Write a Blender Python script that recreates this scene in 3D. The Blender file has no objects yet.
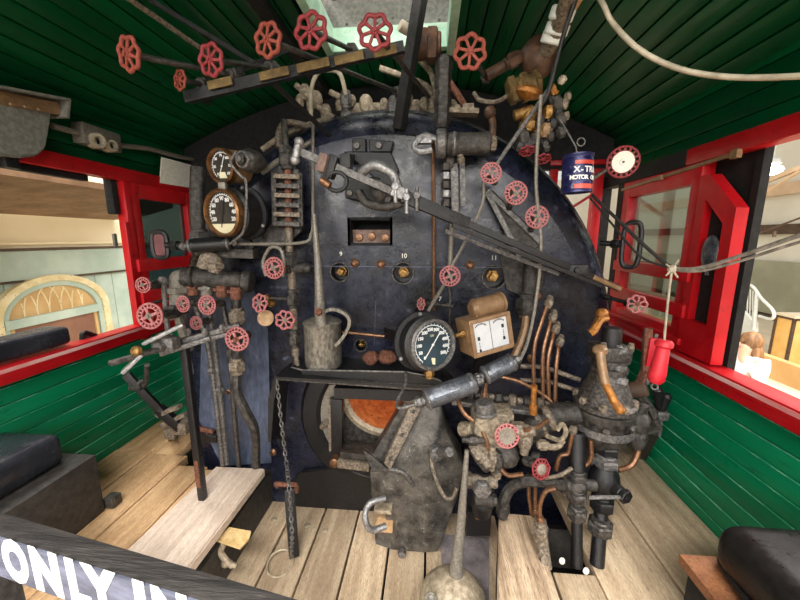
import bpy, bmesh, math, random
from mathutils import Vector as V, Matrix, noise
random.seed(7)
PI=math.pi; R_=math.radians
COL=bpy.context.scene.collection
# ------------------------------------------------------------------ camera frame
FP=345.0; PITCH=math.atan(62/FP); YAW=math.atan(30*math.cos(PITCH)/FP)
CAM=V((0,0,1.42))
_c,_s,_a,_b=math.cos(PITCH),math.sin(PITCH),math.cos(YAW),math.sin(YAW)
CD=V((-_b*_c,_a*_c,-_s)); CR=V((_a,_b,0)); CU=CR.cross(CD)
def _ray(x,y): return CD+CR*((x-400)/FP)+CU*((300-y)/FP)
def W(x,y,Y): r=_ray(x,y); return CAM+r*(Y/r.y)          # a point of the photo at depth Y in the cab
def WZ(x,y,z): r=_ray(x,y); return CAM+r*((z-CAM.z)/r.z)
def WX(x,y,X): r=_ray(x,y); return CAM+r*(X/r.x)
def proj(v): d=V(v)-CAM; k=d.dot(CD); return 400+FP*d.dot(CR)/k,300-FP*d.dot(CU)/k
def onbar(A,B,px):
    lo,hi=-.1,1.1
    for _ in range(40):
        m=(lo+hi)/2
        if proj(A.lerp(B,m))[0]<px: lo=m
        else: hi=m
    return A.lerp(B,lo)
def rad(d,c): return d*.5*(c-CAM).dot(CD)/FP             # size in metres of d pixels at c
# ------------------------------------------------------------------ materials
def lin(c): return tuple(((v/255)/12.92 if v/255<=.04045 else ((v/255+.055)/1.055)**2.4) for v in c)+(1,)
FINE=dict(black_iron=7.6,worn_iron=7.6,dusty_cast_iron=7.6,bright_steel=5.7,dirty_steel=6.6,dusty_cream_lagging=7.6,dusty_grey_fitting=7.6,brown_bronze_paint=5.7,tarnished_brass=7.6,tarnished_copper=7.6,orange_brass=5.7,rust=4.8,faded_red_wheel=4.8,faded_pink_wheel=4.8,rusty_red_wheel=4.8,grey_hub=3.8,dusty_conduit=7.6,galvanised_tin=5.7,tan_tin=5.7,grey_enamel_box=5.7,worn_yellow_paint=5.7,dark_seat_box=4.8,orange_rust=5.7,aged_white_card=3.8)
def mat(name,c1,c2=None,c3=None,rough=.5,metal=0.,scale=8.,bump=.15,stretch=None,island=0.,spec=.5,pos=(.4,.65),p3=(.6,.7),emit=None,coat=0,grit=.0):
    if name in FINE: scale*=FINE[name]; grit=grit or .35; bump=max(bump,.3) if bump>.11 else bump
    m=bpy.data.materials.new(name); m.use_nodes=True; nt=m.node_tree; n=nt.nodes; L=nt.links.new
    b=n['Principled BSDF']; b.inputs['Metallic'].default_value=metal; b.inputs['Roughness'].default_value=rough
    b.inputs['Specular IOR Level'].default_value=spec
    if coat: b.inputs['Coat Weight'].default_value=coat; b.inputs['Coat Roughness'].default_value=.12
    if emit: b.inputs['Emission Color'].default_value=lin(c1); b.inputs['Emission Strength'].default_value=emit
    if c2 is None: b.inputs['Base Color'].default_value=lin(c1); return m
    tc=n.new('ShaderNodeTexCoord'); mp=n.new('ShaderNodeMapping'); L(tc.outputs['Object'],mp.inputs['Vector'])
    if stretch: mp.inputs['Scale'].default_value=stretch
    geo=n.new('ShaderNodeNewGeometry')
    vec=mp.outputs['Vector']
    if island:
        ad=n.new('ShaderNodeVectorMath'); ad.operation='MULTIPLY_ADD'
        cmb=n.new('ShaderNodeCombineXYZ')
        for k in range(3): L(geo.outputs['Random Per Island'],cmb.inputs[k])
        ad.inputs[1].default_value=(37,53,71); L(cmb.outputs[0],ad.inputs[0]); L(vec,ad.inputs[2]); vec=ad.outputs[0]
    def nz(sc,det=6,r=.6):
        q=n.new('ShaderNodeTexNoise'); q.inputs['Scale'].default_value=sc; q.inputs['Detail'].default_value=det; q.inputs['Roughness'].default_value=r
        L(vec,q.inputs['Vector']); return q
    n1=nz(scale); rp=n.new('ShaderNodeValToRGB'); e=rp.color_ramp.elements
    e[0].position=pos[0]; e[0].color=lin(c1); e[1].position=pos[1]; e[1].color=lin(c2)
    L(n1.outputs['Fac'],rp.inputs['Fac']); col=rp.outputs['Color']
    n2=nz(scale*4.3,8,.7)
    if c3 is not None:
        mr=n.new('ShaderNodeMapRange'); mr.inputs['From Min'].default_value=p3[0]; mr.inputs['From Max'].default_value=p3[1]
        L(n2.outputs['Fac'],mr.inputs['Value']); mx=n.new('ShaderNodeMix'); mx.data_type='RGBA'
        L(mr.outputs['Result'],mx.inputs['Factor']); L(col,mx.inputs['A']); mx.inputs['B'].default_value=lin(c3); col=mx.outputs['Result']
    if grit:
        n3=nz(scale*16,4,.7); m3=n.new('ShaderNodeMapRange'); m3.inputs['From Min'].default_value=.32; m3.inputs['From Max'].default_value=.68
        m3.inputs['To Min'].default_value=1-grit; m3.inputs['To Max'].default_value=1+grit; L(n3.outputs['Fac'],m3.inputs['Value'])
        h3=n.new('ShaderNodeHueSaturation'); L(m3.outputs['Result'],h3.inputs['Value']); L(col,h3.inputs['Color']); col=h3.outputs['Color']
    if island:
        hs=n.new('ShaderNodeHueSaturation'); mr2=n.new('ShaderNodeMapRange'); mr2.inputs['To Min'].default_value=1-island; mr2.inputs['To Max'].default_value=1+island
        L(geo.outputs['Random Per Island'],mr2.inputs['Value']); L(mr2.outputs['Result'],hs.inputs['Value']); L(col,hs.inputs['Color']); col=hs.outputs['Color']
    L(col,b.inputs['Base Color'])
    rr=n.new('ShaderNodeMapRange'); rr.inputs['To Min'].default_value=max(.05,rough-.15); rr.inputs['To Max'].default_value=min(1,rough+.2)
    rr.inputs['From Min'].default_value=.3; rr.inputs['From Max'].default_value=.7
    L(n2.outputs['Fac'],rr.inputs['Value']); L(rr.outputs['Result'],b.inputs['Roughness'])
    if bump:
        bp=n.new('ShaderNodeBump'); bp.inputs['Strength'].default_value=bump; bp.inputs['Distance'].default_value=.01
        L(n2.outputs['Fac'],bp.inputs['Height']); L(bp.outputs['Normal'],b.inputs['Normal'])
    return m
def glassmat(name,tint,refl):
    m=bpy.data.materials.new(name); m.use_nodes=True; nt=m.node_tree; n=nt.nodes; n.clear(); L=nt.links.new
    o=n.new('ShaderNodeOutputMaterial'); t=n.new('ShaderNodeBsdfTransparent'); t.inputs[0].default_value=lin(tint)
    g=n.new('ShaderNodeBsdfGlossy'); g.inputs['Roughness'].default_value=.03; lw=n.new('ShaderNodeLayerWeight'); lw.inputs['Blend'].default_value=.5; pw=n.new('ShaderNodeMath'); pw.operation='POWER'; pw.inputs[1].default_value=4; L(lw.outputs['Facing'],pw.inputs[0]); fr=n.new('ShaderNodeMath'); fr.operation='MULTIPLY'; fr.inputs[1].default_value=.6; L(pw.outputs[0],fr.inputs[0])
    ad=n.new('ShaderNodeMath'); ad.operation='ADD'; ad.inputs[1].default_value=refl; L(fr.outputs[0],ad.inputs[0])
    mx=n.new('ShaderNodeMixShader'); L(ad.outputs[0],mx.inputs[0]); L(t.outputs[0],mx.inputs[1]); L(g.outputs[0],mx.inputs[2]); L(mx.outputs[0],o.inputs[0]); return m
M={}
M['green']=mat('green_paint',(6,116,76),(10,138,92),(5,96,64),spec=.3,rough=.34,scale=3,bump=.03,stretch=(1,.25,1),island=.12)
M['glintgreen']=mat('green_board_edge_glint',(30,140,98),(90,190,150),(160,220,195),rough=.5,scale=5,bump=.05,stretch=(1,.4,1),p3=(.5,.7))  # glint of the board edges as a pale colour
M['shadegreen']=mat('shaded_green_paint',(2,62,33),(4,78,42),(2,46,26),spec=.12,rough=.36,scale=3,bump=0,stretch=(1,.25,1),island=.14)  # same green as the walls, darkened: roof shade put into the colour
M['palegreen']=mat('pale_green_paint',(150,190,165),(190,215,195),(110,130,115),rough=.5,scale=10,bump=.1)
M['red']=mat('red_paint',(172,10,20),(200,20,30),(140,8,16),rough=.38,scale=4,bump=.05)
M['wood']=mat('deck_wood',(178,154,126),(212,190,160),(108,88,68),rough=.75,scale=5,bump=.4,stretch=(6,.7,3),island=.16,p3=(.58,.74),grit=.3)
M['paleplank']=mat('pale_plank_wood',(198,178,160),(222,204,188),(134,114,100),rough=.75,scale=5,bump=.4,stretch=(8,.6,3),p3=(.58,.74),grit=.28)
M['warmwood']=mat('warm_deck_wood',(194,154,110),(220,182,138),(126,94,66),rough=.7,scale=5,bump=.4,stretch=(6,.7,3),island=.12,p3=(.58,.74),grit=.3)
M['oldwood']=mat('blackened_wood',(28,26,26),(66,62,60),(100,94,88),rough=.7,scale=6,bump=.6,stretch=(.7,6,6),p3=(.58,.75))
M['signgrey']=mat('grey_sign_paint',(78,82,98),(116,120,142),(62,66,80),rough=.6,scale=6,bump=.1,stretch=(1,4,4))
M['white']=mat('white_paint',(232,232,232),(246,246,244),(190,190,196),rough=.5,scale=10,bump=.05,p3=(.68,.8))
M['boiler']=mat('boiler_paint',(8,8,11),(38,42,62),(106,112,138),spec=.42,rough=.27,scale=4,bump=.22,pos=(.36,.7),p3=(.58,.8),grit=.35)
M['blueiron']=mat('blue_grey_iron',(30,34,44),(92,102,126),(150,158,176),rough=.38,scale=4,bump=.2,grit=.3,pos=(.3,.65),stretch=(1,1,.35),p3=(.6,.8))
M['black']=mat('black_iron',(11,11,13),(28,28,31),(78,76,76),rough=.34,scale=10,bump=.2,p3=(.58,.78))
M['flatblack']=mat('flat_black',(12,12,13),(22,21,21),rough=.8,scale=8,bump=.1)
M['iron']=mat('worn_iron',(48,46,45),(104,99,95),(160,152,144),rough=.38,metal=.45,scale=12,bump=.3)
M['castiron']=mat('dusty_cast_iron',(36,34,33),(92,88,84),(164,156,144),rough=.36,metal=.4,scale=6,bump=.5,pos=(.36,.7))
M['steel']=mat('bright_steel',(128,127,128),(178,177,178),(110,106,102),rough=.35,metal=.6,scale=15,bump=.15)
M['dirtysteel']=mat('dirty_steel',(84,82,82),(136,133,130),(70,58,50),rough=.42,metal=.5,scale=14,bump=.2)
M['cream']=mat('dusty_cream_lagging',(100,90,76),(160,146,124),(62,54,46),rough=.7,scale=9,bump=.2,grit=.22)
M['dusty']=mat('dusty_grey_fitting',(84,75,66),(150,136,118),(50,44,40),rough=.5,metal=.15,scale=14,bump=.2,grit=.22)
M['brown']=mat('brown_bronze_paint',(128,100,72),(150,119,88),(104,80,58),rough=.38,metal=.15,scale=8,bump=.08,grit=.1)
M['lampmetal']=mat('blue_grey_lamp_metal',(84,88,96),(120,124,132),(150,150,154),p3=(.74,.9),rough=.3,metal=.6,scale=30,bump=.08,grit=.12)
M['bezelbrass']=mat('brown_brass_bezel',(96,66,40),(140,100,62),(70,50,34),rough=.32,metal=.6,scale=30,bump=.1,grit=.15)
M['recess']=mat('dusty_pink_brown_plate',(108,88,80),(148,122,112),(72,56,50),rough=.75,scale=30,bump=.3,grit=.2)
M['brass']=mat('tarnished_brass',(120,90,50),(178,138,80),(70,54,36),rough=.35,metal=.7,scale=12,bump=.15)
M['dullbrass']=mat('grimy_brass',(92,74,44),(130,108,66),(60,48,32),rough=.5,metal=.4,scale=40,bump=.3,grit=.3)
M['copper']=mat('tarnished_copper',(104,74,52),(144,104,76),(80,58,46),rough=.32,metal=.6,scale=14,bump=.1,grit=.12)
M['orangebrass']=mat('orange_brass',(140,88,38),(192,130,62),(84,58,34),rough=.38,metal=.5,scale=12,bump=.15)
M['rust']=mat('rust',(92,54,40),(140,92,72),(58,38,32),rough=.85,scale=20,bump=.5)
M['orangerust']=mat('orange_rust',(170,92,42),(204,130,72),(100,58,34),rough=.8,scale=4,bump=.3,p3=(.62,.7))
M['wheelred']=mat('faded_red_wheel',(104,24,30),(146,48,54),(184,124,118),rough=.5,scale=1.6,bump=.15,p3=(.62,.72))
M['wheelpink']=mat('faded_pink_wheel',(140,40,50),(180,86,92),(212,188,180),rough=.55,scale=1.6,bump=.2,p3=(.5,.62))
M['wheelrust']=mat('rusty_red_wheel',(112,40,32),(150,70,54),(180,140,104),rough=.6,scale=1.6,bump=.2,p3=(.58,.7))
M['greyhub']=mat('grey_hub',(110,102,92),(150,140,126),(80,72,64),rough=.5,metal=.2,scale=3,bump=.2)
M['greybox']=mat('grey_enamel_box',(110,110,104),(138,138,130),(86,84,78),rough=.45,scale=10,bump=.08)
M['conduit']=mat('dusty_conduit',(106,101,93),(138,132,122),(84,76,68),rough=.42,metal=.2,scale=14,bump=.1,grit=.12)
M['hose']=mat('pale_flex_conduit',(146,136,118),(184,174,154),rough=.5,scale=20,bump=.1)
M['paper']=mat('aged_white_card',(226,224,214),(244,241,230),(196,190,176),rough=.8,scale=12,bump=.05)
M['dial']=mat('dark_teal_dial',(34,52,60),(48,68,78),rough=.5,scale=8,bump=0)
M['dialbrown']=mat('dark_brown_dial',(40,38,34),(56,52,46),rough=.5,scale=8,bump=0)
M['dialwhite']=mat('white_dial',(204,207,212),(222,224,226),rough=.5,scale=8,bump=0)
M['dialcream']=mat('cream_dial',(214,206,170),(226,218,184),rough=.5,scale=8,bump=0)
M['ink']=mat('black_ink',(30,30,34),rough=.7)
M['leather']=mat('black_leather',(16,15,15),(26,25,25),(42,40,40),rough=.36,scale=16,bump=.12,p3=(.62,.8))
M['padgrey']=mat('dusty_black_leather',(38,40,46),(58,60,68),(88,90,98),rough=.22,scale=5,bump=.1)
M['boxdark']=mat('dark_seat_box',(44,42,40),(66,62,58),(90,84,76),rough=.6,scale=7,bump=.2)
M['rope']=mat('dirty_rope',(104,96,88),(150,142,130),rough=.9,scale=60,bump=.6)
M['blackrope']=mat('black_cord',(30,28,28),(52,50,48),rough=.9,scale=60,bump=.6)
M['canblue']=mat('scuffed_blue_can',(26,28,74),(50,54,108),(150,152,172),rough=.3,metal=.3,scale=10,bump=.1,p3=(.58,.7))
M['canred']=mat('can_red_band',(190,60,48),(214,92,76),rough=.4,scale=8,bump=.05)
M['galv']=mat('galvanised_tin',(96,92,86),(150,145,134),(70,64,58),rough=.42,metal=.4,scale=14,bump=.2,grit=.16,stretch=(1,1,.45))
M['tan']=mat('tan_tin',(140,126,106),(186,172,148),(104,86,68),rough=.5,metal=.15,scale=9,bump=.2)
M['yellowplate']=mat('worn_yellow_paint',(196,164,108),(220,192,140),(90,78,66),rough=.55,scale=7,bump=.2,p3=(.6,.66))
M['wagon']=mat('faded_wagon_green',(166,184,172),(190,204,192),(112,122,112),rough=.75,scale=3,bump=.25,p3=(.66,.76))
M['wagoncream']=mat('wagon_cream',(240,226,190),(250,238,206),rough=.6,scale=1,bump=.03)
M['wagontrim']=mat('peeling_cream_trim',(214,196,148),(236,222,184),(150,128,92),rough=.8,scale=9,bump=.4,p3=(.58,.66))
M['beige']=mat('hall_beige_band',(212,180,146),(224,196,164),rough=.7,scale=2,bump=.02)
M['palered']=mat('pale_red_sky_glint',(214,120,120),(240,200,196),(190,30,40),rough=.4,scale=6,bump=.05,stretch=(1,.4,1))  # sky reflection on the sill as a pale colour
M['tagtan']=mat('tan_fibre_tag',(150,118,84),(184,150,112),rough=.6,scale=30,bump=.1)
M['eave']=mat('brown_canvas',(120,92,68),(146,116,88),(96,74,54),rough=.8,scale=6,bump=.2)
M['fan']=mat('amber_fanlight',(190,152,100),(210,176,124),rough=.5,scale=4,bump=.05)
M['wbrown']=mat('brown_shutter',(124,84,66),(146,104,84),rough=.6,scale=3,bump=.1)
M['hallwall']=mat('hall_white_wall',(226,220,204),(238,234,220),rough=.8,scale=.6,bump=.02)
M['hallgreen']=mat('hall_grey_green_wall',(148,148,126),(168,168,146),rough=.6,scale=.7,bump=.02)
M['hallfloor']=mat('hall_floor',(222,206,176),(236,222,196),rough=.6,scale=.8,bump=.02)
M['halltan']=mat('hall_tan_boards',(196,152,96),(212,172,118),rough=.6,scale=2,bump=.05,stretch=(5,1,1))
M['honey']=mat('honey_wood_panel',(226,176,96),(240,196,122),rough=.5,scale=3,bump=.03)
M['rail']=mat('pale_grey_railing',(206,210,206),(226,230,226),rough=.5,scale=4,bump=0)
M['darkbrown']=mat('dark_brown_edge',(74,56,44),(96,74,58),rough=.6,scale=6,bump=.1)
M['brownboard']=mat('worn_brown_board',(104,66,44),(150,100,68),(60,44,36),rough=.5,scale=8,bump=.2,grit=.3)
M['platelilac']=mat('grey_lilac_plate',(124,117,120),(164,154,156),(92,80,76),rough=.5,metal=.2,scale=14,bump=.2,grit=.2)
M['deckgrime']=mat('grimy_deck_board',(150,126,102),(206,182,154),(90,70,54),rough=.75,scale=5,bump=.4,stretch=(8,.6,3),p3=(.54,.7),grit=.3)
M['chuteiron']=mat('dusty_chute_iron',(42,40,38),(104,99,92),(164,154,140),rough=.45,metal=.1,scale=16,bump=.4,grit=.35,pos=(.36,.68))
M['rustbrown']=mat('dark_rusty_brown',(64,44,34),(104,74,54),(52,38,32),rough=.5,metal=.2,scale=24,bump=.3,grit=.25)
M['winepanel']=mat('dark_wine_paint',(84,40,44),(110,58,60),rough=.4,scale=20,bump=.1)
M['hair']=mat('long_brown_hair',(104,70,44),(168,122,78),rough=.55,scale=14,bump=.5,stretch=(1,1,.2))
M['skin']=mat('skin',(216,170,146),(226,184,160),rough=.5,scale=4,bump=0)
M['cloth']=mat('white_shirt',(222,222,226),(240,240,240),rough=.8,scale=6,bump=.1)
M['jeans']=mat('blue_jeans',(52,62,88),(74,84,110),rough=.9,scale=12,bump=.2)
M['darkglass']=glassmat('dark_dusty_glass',(110,126,132),.12)
M['glass']=glassmat('window_glass',(198,212,208),.06)
M['dirtyglass']=glassmat('dusty_window_glass',(196,208,204),.16)
M['dialglass']=glassmat('dial_glass',(250,250,250),.0)
M['redgrip']=mat('red_painted_grip',(186,22,40),(214,48,62),(160,20,30),rough=.42,scale=6,bump=.1)
M['lamp']=mat('hall_lamp',(255,250,235),emit=14)
# ------------------------------------------------------------------ mesh builder
def frame(ax):
    ax=V(ax).normalized(); t=V((0,0,1)) if abs(ax.z)<.9 else V((0,1,0))
    u=t.cross(ax).normalized(); return u,ax.cross(u),ax
def catmull(pts,n=6):
    if len(pts)<3: return [V(p) for p in pts]
    q=[V(p) for p in pts]; q=[q[0]*2-q[1]]+q+[q[-1]*2-q[-2]]; out=[]
    for i in range(1,len(q)-2):
        a,b,c,d=q[i-1:i+3]
        for k in range(n):
            t=k/n; out.append(.5*((2*b)+(c-a)*t+(2*a-5*b+4*c-d)*t*t+(3*b-a-3*c+d)*t**3))
    out.append(q[-2]); return out
class MB:
    def __init__(s): s.bm=bmesh.new()
    def face(s,vs):
        try: return s.bm.faces.new(vs)
        except ValueError: return None
    def box(s,c,d,rot=None,bev=0.):
        c=V(c); rot=rot or Matrix.Identity(3); vs=[]
        for i in (-.5,.5):
            for j in (-.5,.5):
                for k in (-.5,.5): vs.append(s.bm.verts.new(c+rot@V((i*d[0],j*d[1],k*d[2]))))
        fs=[s.face([vs[i] for i in f]) for f in ((0,1,3,2),(4,6,7,5),(0,4,5,1),(2,3,7,6),(0,2,6,4),(1,5,7,3))]
        if bev:
            es=list({e for f in fs for e in f.edges}); bmesh.ops.bevel(s.bm,geom=es,offset=min(bev,min(d)*.45),segments=2,affect='EDGES',profile=.6)
        return s
    def bar(s,a,b,w,h,up=(0,0,1),bev=0.):
        a,b=V(a),V(b); x=(b-a); L=x.length; x.normalize(); z=V(up); y=z.cross(x)
        if y.length<1e-4: y=V((0,1,0)).cross(x)
        y.normalize(); z=x.cross(y); return s.box((a+b)/2,(L,w,h),Matrix((x,y,z)).transposed(),bev)
    def lathe(s,o,ax,prof,seg=16,arc=None,fr=None):
        o=V(o); u,v,w=fr or frame(ax); rings=[]
        for r,h in prof:
            if r<1e-6: rings.append([s.bm.verts.new(o+w*h)])
            else: rings.append([s.bm.verts.new(o+w*h+(u*math.cos(2*PI*k/seg)+v*math.sin(2*PI*k/seg))*r) for k in range(seg)])
        for A,B in zip(rings,rings[1:]):
            for k in range(seg):
                k2=(k+1)%seg
                if len(A)==1 and len(B)==1: break
                if len(A)==1: s.face([A[0],B[k],B[k2]])
                elif len(B)==1: s.face([A[k],A[k2],B[0]])
                else: s.face([A[k],A[k2],B[k2],B[k]])
        return s
    def cyl(s,a,b,r,r2=None,seg=12,bev=0.):
        a,b=V(a),V(b); L=(b-a).length; r2=r if r2 is None else r2
        if L<1e-6: return s
        e=min(bev or r*.12,L*.3)
        return s.lathe(a,b-a,[(0,0),(r-e,0),(r,e),(r2,L-e),(max(r2-e,r2*.5),L),(0,L)],seg)
    def nut(s,c,ax,r,h): return s.lathe(V(c)-V(ax).normalized()*h/2,ax,[(0,0),(r*.88,0),(r,h*.15),(r,h*.85),(r*.88,h),(0,h)],6)
    def union(s,c,ax,r,h):      # hexagon coupling with collars
        ax=V(ax).normalized(); s.nut(c,ax,r,h); s.cyl(V(c)-ax*h*.8,V(c)+ax*h*.8,r*.74); return s
    def tube(s,pts,r,seg=8,n=6,r2=None):
        p=catmull(pts,n) if n>1 else [V(q) for q in pts]; N=len(p); prev=None; rings=[]
        for i in range(N):
            t=(p[min(i+1,N-1)]-p[max(i-1,0)]).normalized()
            if prev is None: u,_,_=frame(t)
            else: u=(prev-t*prev.dot(t)).normalized()
            prev=u; v=t.cross(u); rr=r if r2 is None else r+(r2-r)*i/(N-1)
            rings.append([s.bm.verts.new(p[i]+(u*math.cos(2*PI*k/seg)+v*math.sin(2*PI*k/seg))*rr) for k in range(seg)])
        for A,B in zip(rings,rings[1:]):
            for k in range(seg): s.face([A[k],A[(k+1)%seg],B[(k+1)%seg],B[k]])
        s.face(rings[0][::-1]); s.face(rings[-1]); return s
    def ball(s,c,r,seg=12,sc=(1,1,1),ax=(0,0,1)):
        n=seg//2; u,v,w=frame(ax); c=V(c); rings=[]
        for i in range(n+1):
            a=PI*i/n; h=-math.cos(a)*r*sc[2]; q=math.sin(a)*r
            if i in(0,n): rings.append([s.bm.verts.new(c+w*h)])
            else: rings.append([s.bm.verts.new(c+w*h+u*math.cos(2*PI*k/seg)*q*sc[0]+v*math.sin(2*PI*k/seg)*q*sc[1]) for k in range(seg)])
        for A,B in zip(rings,rings[1:]):
            for k in range(seg):
                k2=(k+1)%seg
                if len(A)==1: s.face([A[0],B[k2],B[k]])
                elif len(B)==1: s.face([A[k],A[k2],B[0]])
                else: s.face([A[k],A[k2],B[k2],B[k]])
        return s
    def loop(s,pts,r,seg=8):     # closed tube
        p=[V(q) for q in pts]; N=len(p); rings=[]; nrm=V((0,0,0))
        for i in range(N): nrm+=p[i].cross(p[(i+1)%N])
        c=sum(p,V((0,0,0)))/N; nrm=V((0,0,0))
        for i in range(N): nrm+=(p[i]-c).cross(p[(i+1)%N]-c)
        nrm.normalize()
        for i in range(N):
            t=(p[(i+1)%N]-p[i-1]).normalized(); u=t.cross(nrm).normalized()
            rings.append([s.bm.verts.new(p[i]+(u*math.cos(2*PI*k/seg)+nrm*math.sin(2*PI*k/seg))*r) for k in range(seg)])
        for i in range(N):
            A,B=rings[i],rings[(i+1)%N]
            for k in range(seg): s.face([A[k],A[(k+1)%seg],B[(k+1)%seg],B[k]])
        return s
    def ring(s,c,ax,R,r,n=28,seg=8,lob=0,amp=0.,sx=1.,sy=1.):
        u,v,w=frame(ax); c=V(c); pts=[]
        for i in range(n):
            a=2*PI*i/n; q=R*(1+amp*math.cos(lob*a)); pts.append(c+u*math.cos(a)*q*sx+v*math.sin(a)*q*sy)
        return s.loop(pts,r,seg)
    def prism(s,poly,dv):
        A=[s.bm.verts.new(V(p)) for p in poly]; B=[s.bm.verts.new(V(p)+V(dv)) for p in poly]; n=len(A)
        s.face(A[::-1]); s.face(B)
        for i in range(n): s.face([A[i],A[(i+1)%n],B[(i+1)%n],B[i]])
        return s
    def text(s,t,size,o,ux,uy,ext=.0006,fat=0.,sx=1.):
        cu=bpy.data.curves.new('txt','FONT'); cu.body=t; cu.size=size; cu.extrude=ext; cu.align_x='CENTER'; cu.align_y='CENTER'; cu.offset=fat; cu.resolution_u=3
        ob=bpy.data.objects.new('txt',cu); COL.objects.link(ob); bpy.context.view_layer.update()
        me=bpy.data.meshes.new_from_object(ob.evaluated_get(bpy.context.evaluated_depsgraph_get()))
        ux=V(ux).normalized(); uy=V(uy).normalized(); uz=ux.cross(uy)
        mtx=Matrix((ux*sx,uy,uz)).transposed().to_4x4(); mtx.translation=V(o); me.transform(mtx); s.bm.from_mesh(me)
        bpy.data.meshes.remove(me); bpy.data.objects.remove(ob); bpy.data.curves.remove(cu); return s
    def mesh(s,name,m,org=V((0,0,0)),ang=38):
        bmesh.ops.recalc_face_normals(s.bm,faces=s.bm.faces[:])
        me=bpy.data.meshes.new(name); s.bm.to_mesh(me); s.bm.free(); me.transform(Matrix.Translation(-org))
        me.materials.append(m); me.shade_smooth(); me.set_sharp_from_angle(angle=R_(ang)); return me
ORG={}
def obj(name,mb,m,parent=None,label=None,ang=38):
    m=M[m] if isinstance(m,str) else m
    if parent is None:
        bb=[V(v.co) for v in mb.bm.verts]; org=sum(bb,V())/max(1,len(bb)); org.z=min(v.z for v in bb)
    else: org=ORG[parent.name]
    o=bpy.data.objects.new(name,mb.mesh(name,m,org,ang)); COL.objects.link(o); ORG[o.name]=org
    if parent is None: o.location=org
    else: o.parent=parent
    if label: o['label']=label
    return o
def tag(o,label,cat,group=None,kind=None):
    if label: o['label']=label
    if cat: o['category']=cat
    if group: o['group']=group
    if kind: o['kind']=kind
    return o
def thing(name,label,cat,loc,group=None):
    o=bpy.data.objects.new(name,None); COL.objects.link(o); o.empty_display_size=.05; o.location=V(loc); ORG[o.name]=V(loc)
    return tag(o,label,cat,group)
def struct(name,mb,m,parent=None):
    o=obj(name,mb,m,parent)
    if parent is None: o['kind']='structure'
    return o
# ------------------------------------------------------------------ hand wheels (shared meshes, axis +Z, radius 1)
def wheel_mesh(style,part):
    b=MB()
    if style=='slot':
        if part=='rim':
            b.ring((0,0,0),(0,0,1),.93,.085,32,8); b.ring((0,0,0),(0,0,1),.62,.075,26,6)
            for k in range(18):
                a=2*PI*k/18; d=V((math.cos(a),math.sin(a),0)); b.bar(d*.6,d*.95,.10,.10)
            for k in range(4):
                a=2*PI*k/4+.4; d=V((math.cos(a),math.sin(a),0)); b.bar(d*.1+V((0,0,.12)),d*.64,.2,.1)
        else: b.lathe((0,0,-.12),(0,0,1),[(0,0),(.24,0),(.24,.3),(.13,.34),(.13,.46),(0,.5)],12)
    elif style=='lobe':
        if part=='rim':
            b.ring((0,0,0),(0,0,1),.86,.13,70,8,lob=7,amp=.085)
            for k in range(7):
                a=2*PI*(k+.5)/7; d=V((math.cos(a),math.sin(a),0)); b.bar(d*.12+V((0,0,.1)),d*.76,.17,.12,bev=.03)
        else: b.lathe((0,0,-.15),(0,0,1),[(0,0),(.26,0),(.28,.2),(.2,.36),(.12,.38),(.12,.48),(0,.5)],12)
    elif style=='dish':
        if part=='rim':
            b.ring((0,0,0),(0,0,1),.93,.075,36,8); b.ring((0,0,-.02),(0,0,1),.68,.06,30,6)
            for k in range(16):
                a=2*PI*k/16; d=V((math.cos(a),math.sin(a),0)); b.bar(d*.66,d*.95,.13,.1)
        else: b.lathe((0,0,-.3),(0,0,1),[(0,0),(.3,.02),(.55,.16),(.68,.32),(.64,.35),(.42,.28),(.2,.27),(.18,.36),(0,.37)],28)
    elif style=='cone':
        if part=='rim':
            b.ring((0,0,0),(0,0,1),.93,.09,14,8,lob=7,amp=.05); b.ring((0,0,.1),(0,0,1),.62,.07,14,6)
            for k in range(14):
                a=2*PI*k/14; d=V((math.cos(a),math.sin(a),0)); b.bar(d*.5+V((0,0,.12)),d*.93,.12,.09)
        else: b.lathe((0,0,-.1),(0,0,1),[(0,0),(.6,.05),(.55,.2),(.3,.34),(.16,.38),(0,.42)],14)
    return b.mesh('handwheel_'+part,M['ink'])
_WM={}
def wheel(parent,c,ax,R,style='slot',m='wheelpink',hub='greyhub',roll=0.):
    u,v,w=frame(ax); rot=Matrix((u,v,w)).transposed().to_4x4()@Matrix.Rotation(roll,4,'Z')
    prev=None
    for part,mm in (('rim',m),('hub',hub)):
        k=(style,part,mm)
        if k not in _WM:
            me=wheel_mesh(style,part); me.materials.clear(); me.materials.append(M[mm]); _WM[k]=me
        o=bpy.data.objects.new('handwheel' if part=='rim' else 'hub',_WM[k]); COL.objects.link(o)
        if part=='rim':
            o.parent=parent; o.matrix_local=Matrix.Translation(V(c)-ORG[parent.name])@rot@Matrix.Scale(R,4); prev=o
        else: o.parent=prev
    return prev
WORLD=.75; L_NEAR=950; L_FAR=450; L_REAR=330; L_HIGH=600; L_TOP=11; L_FIRE=.8; EXPO=0.0
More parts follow.
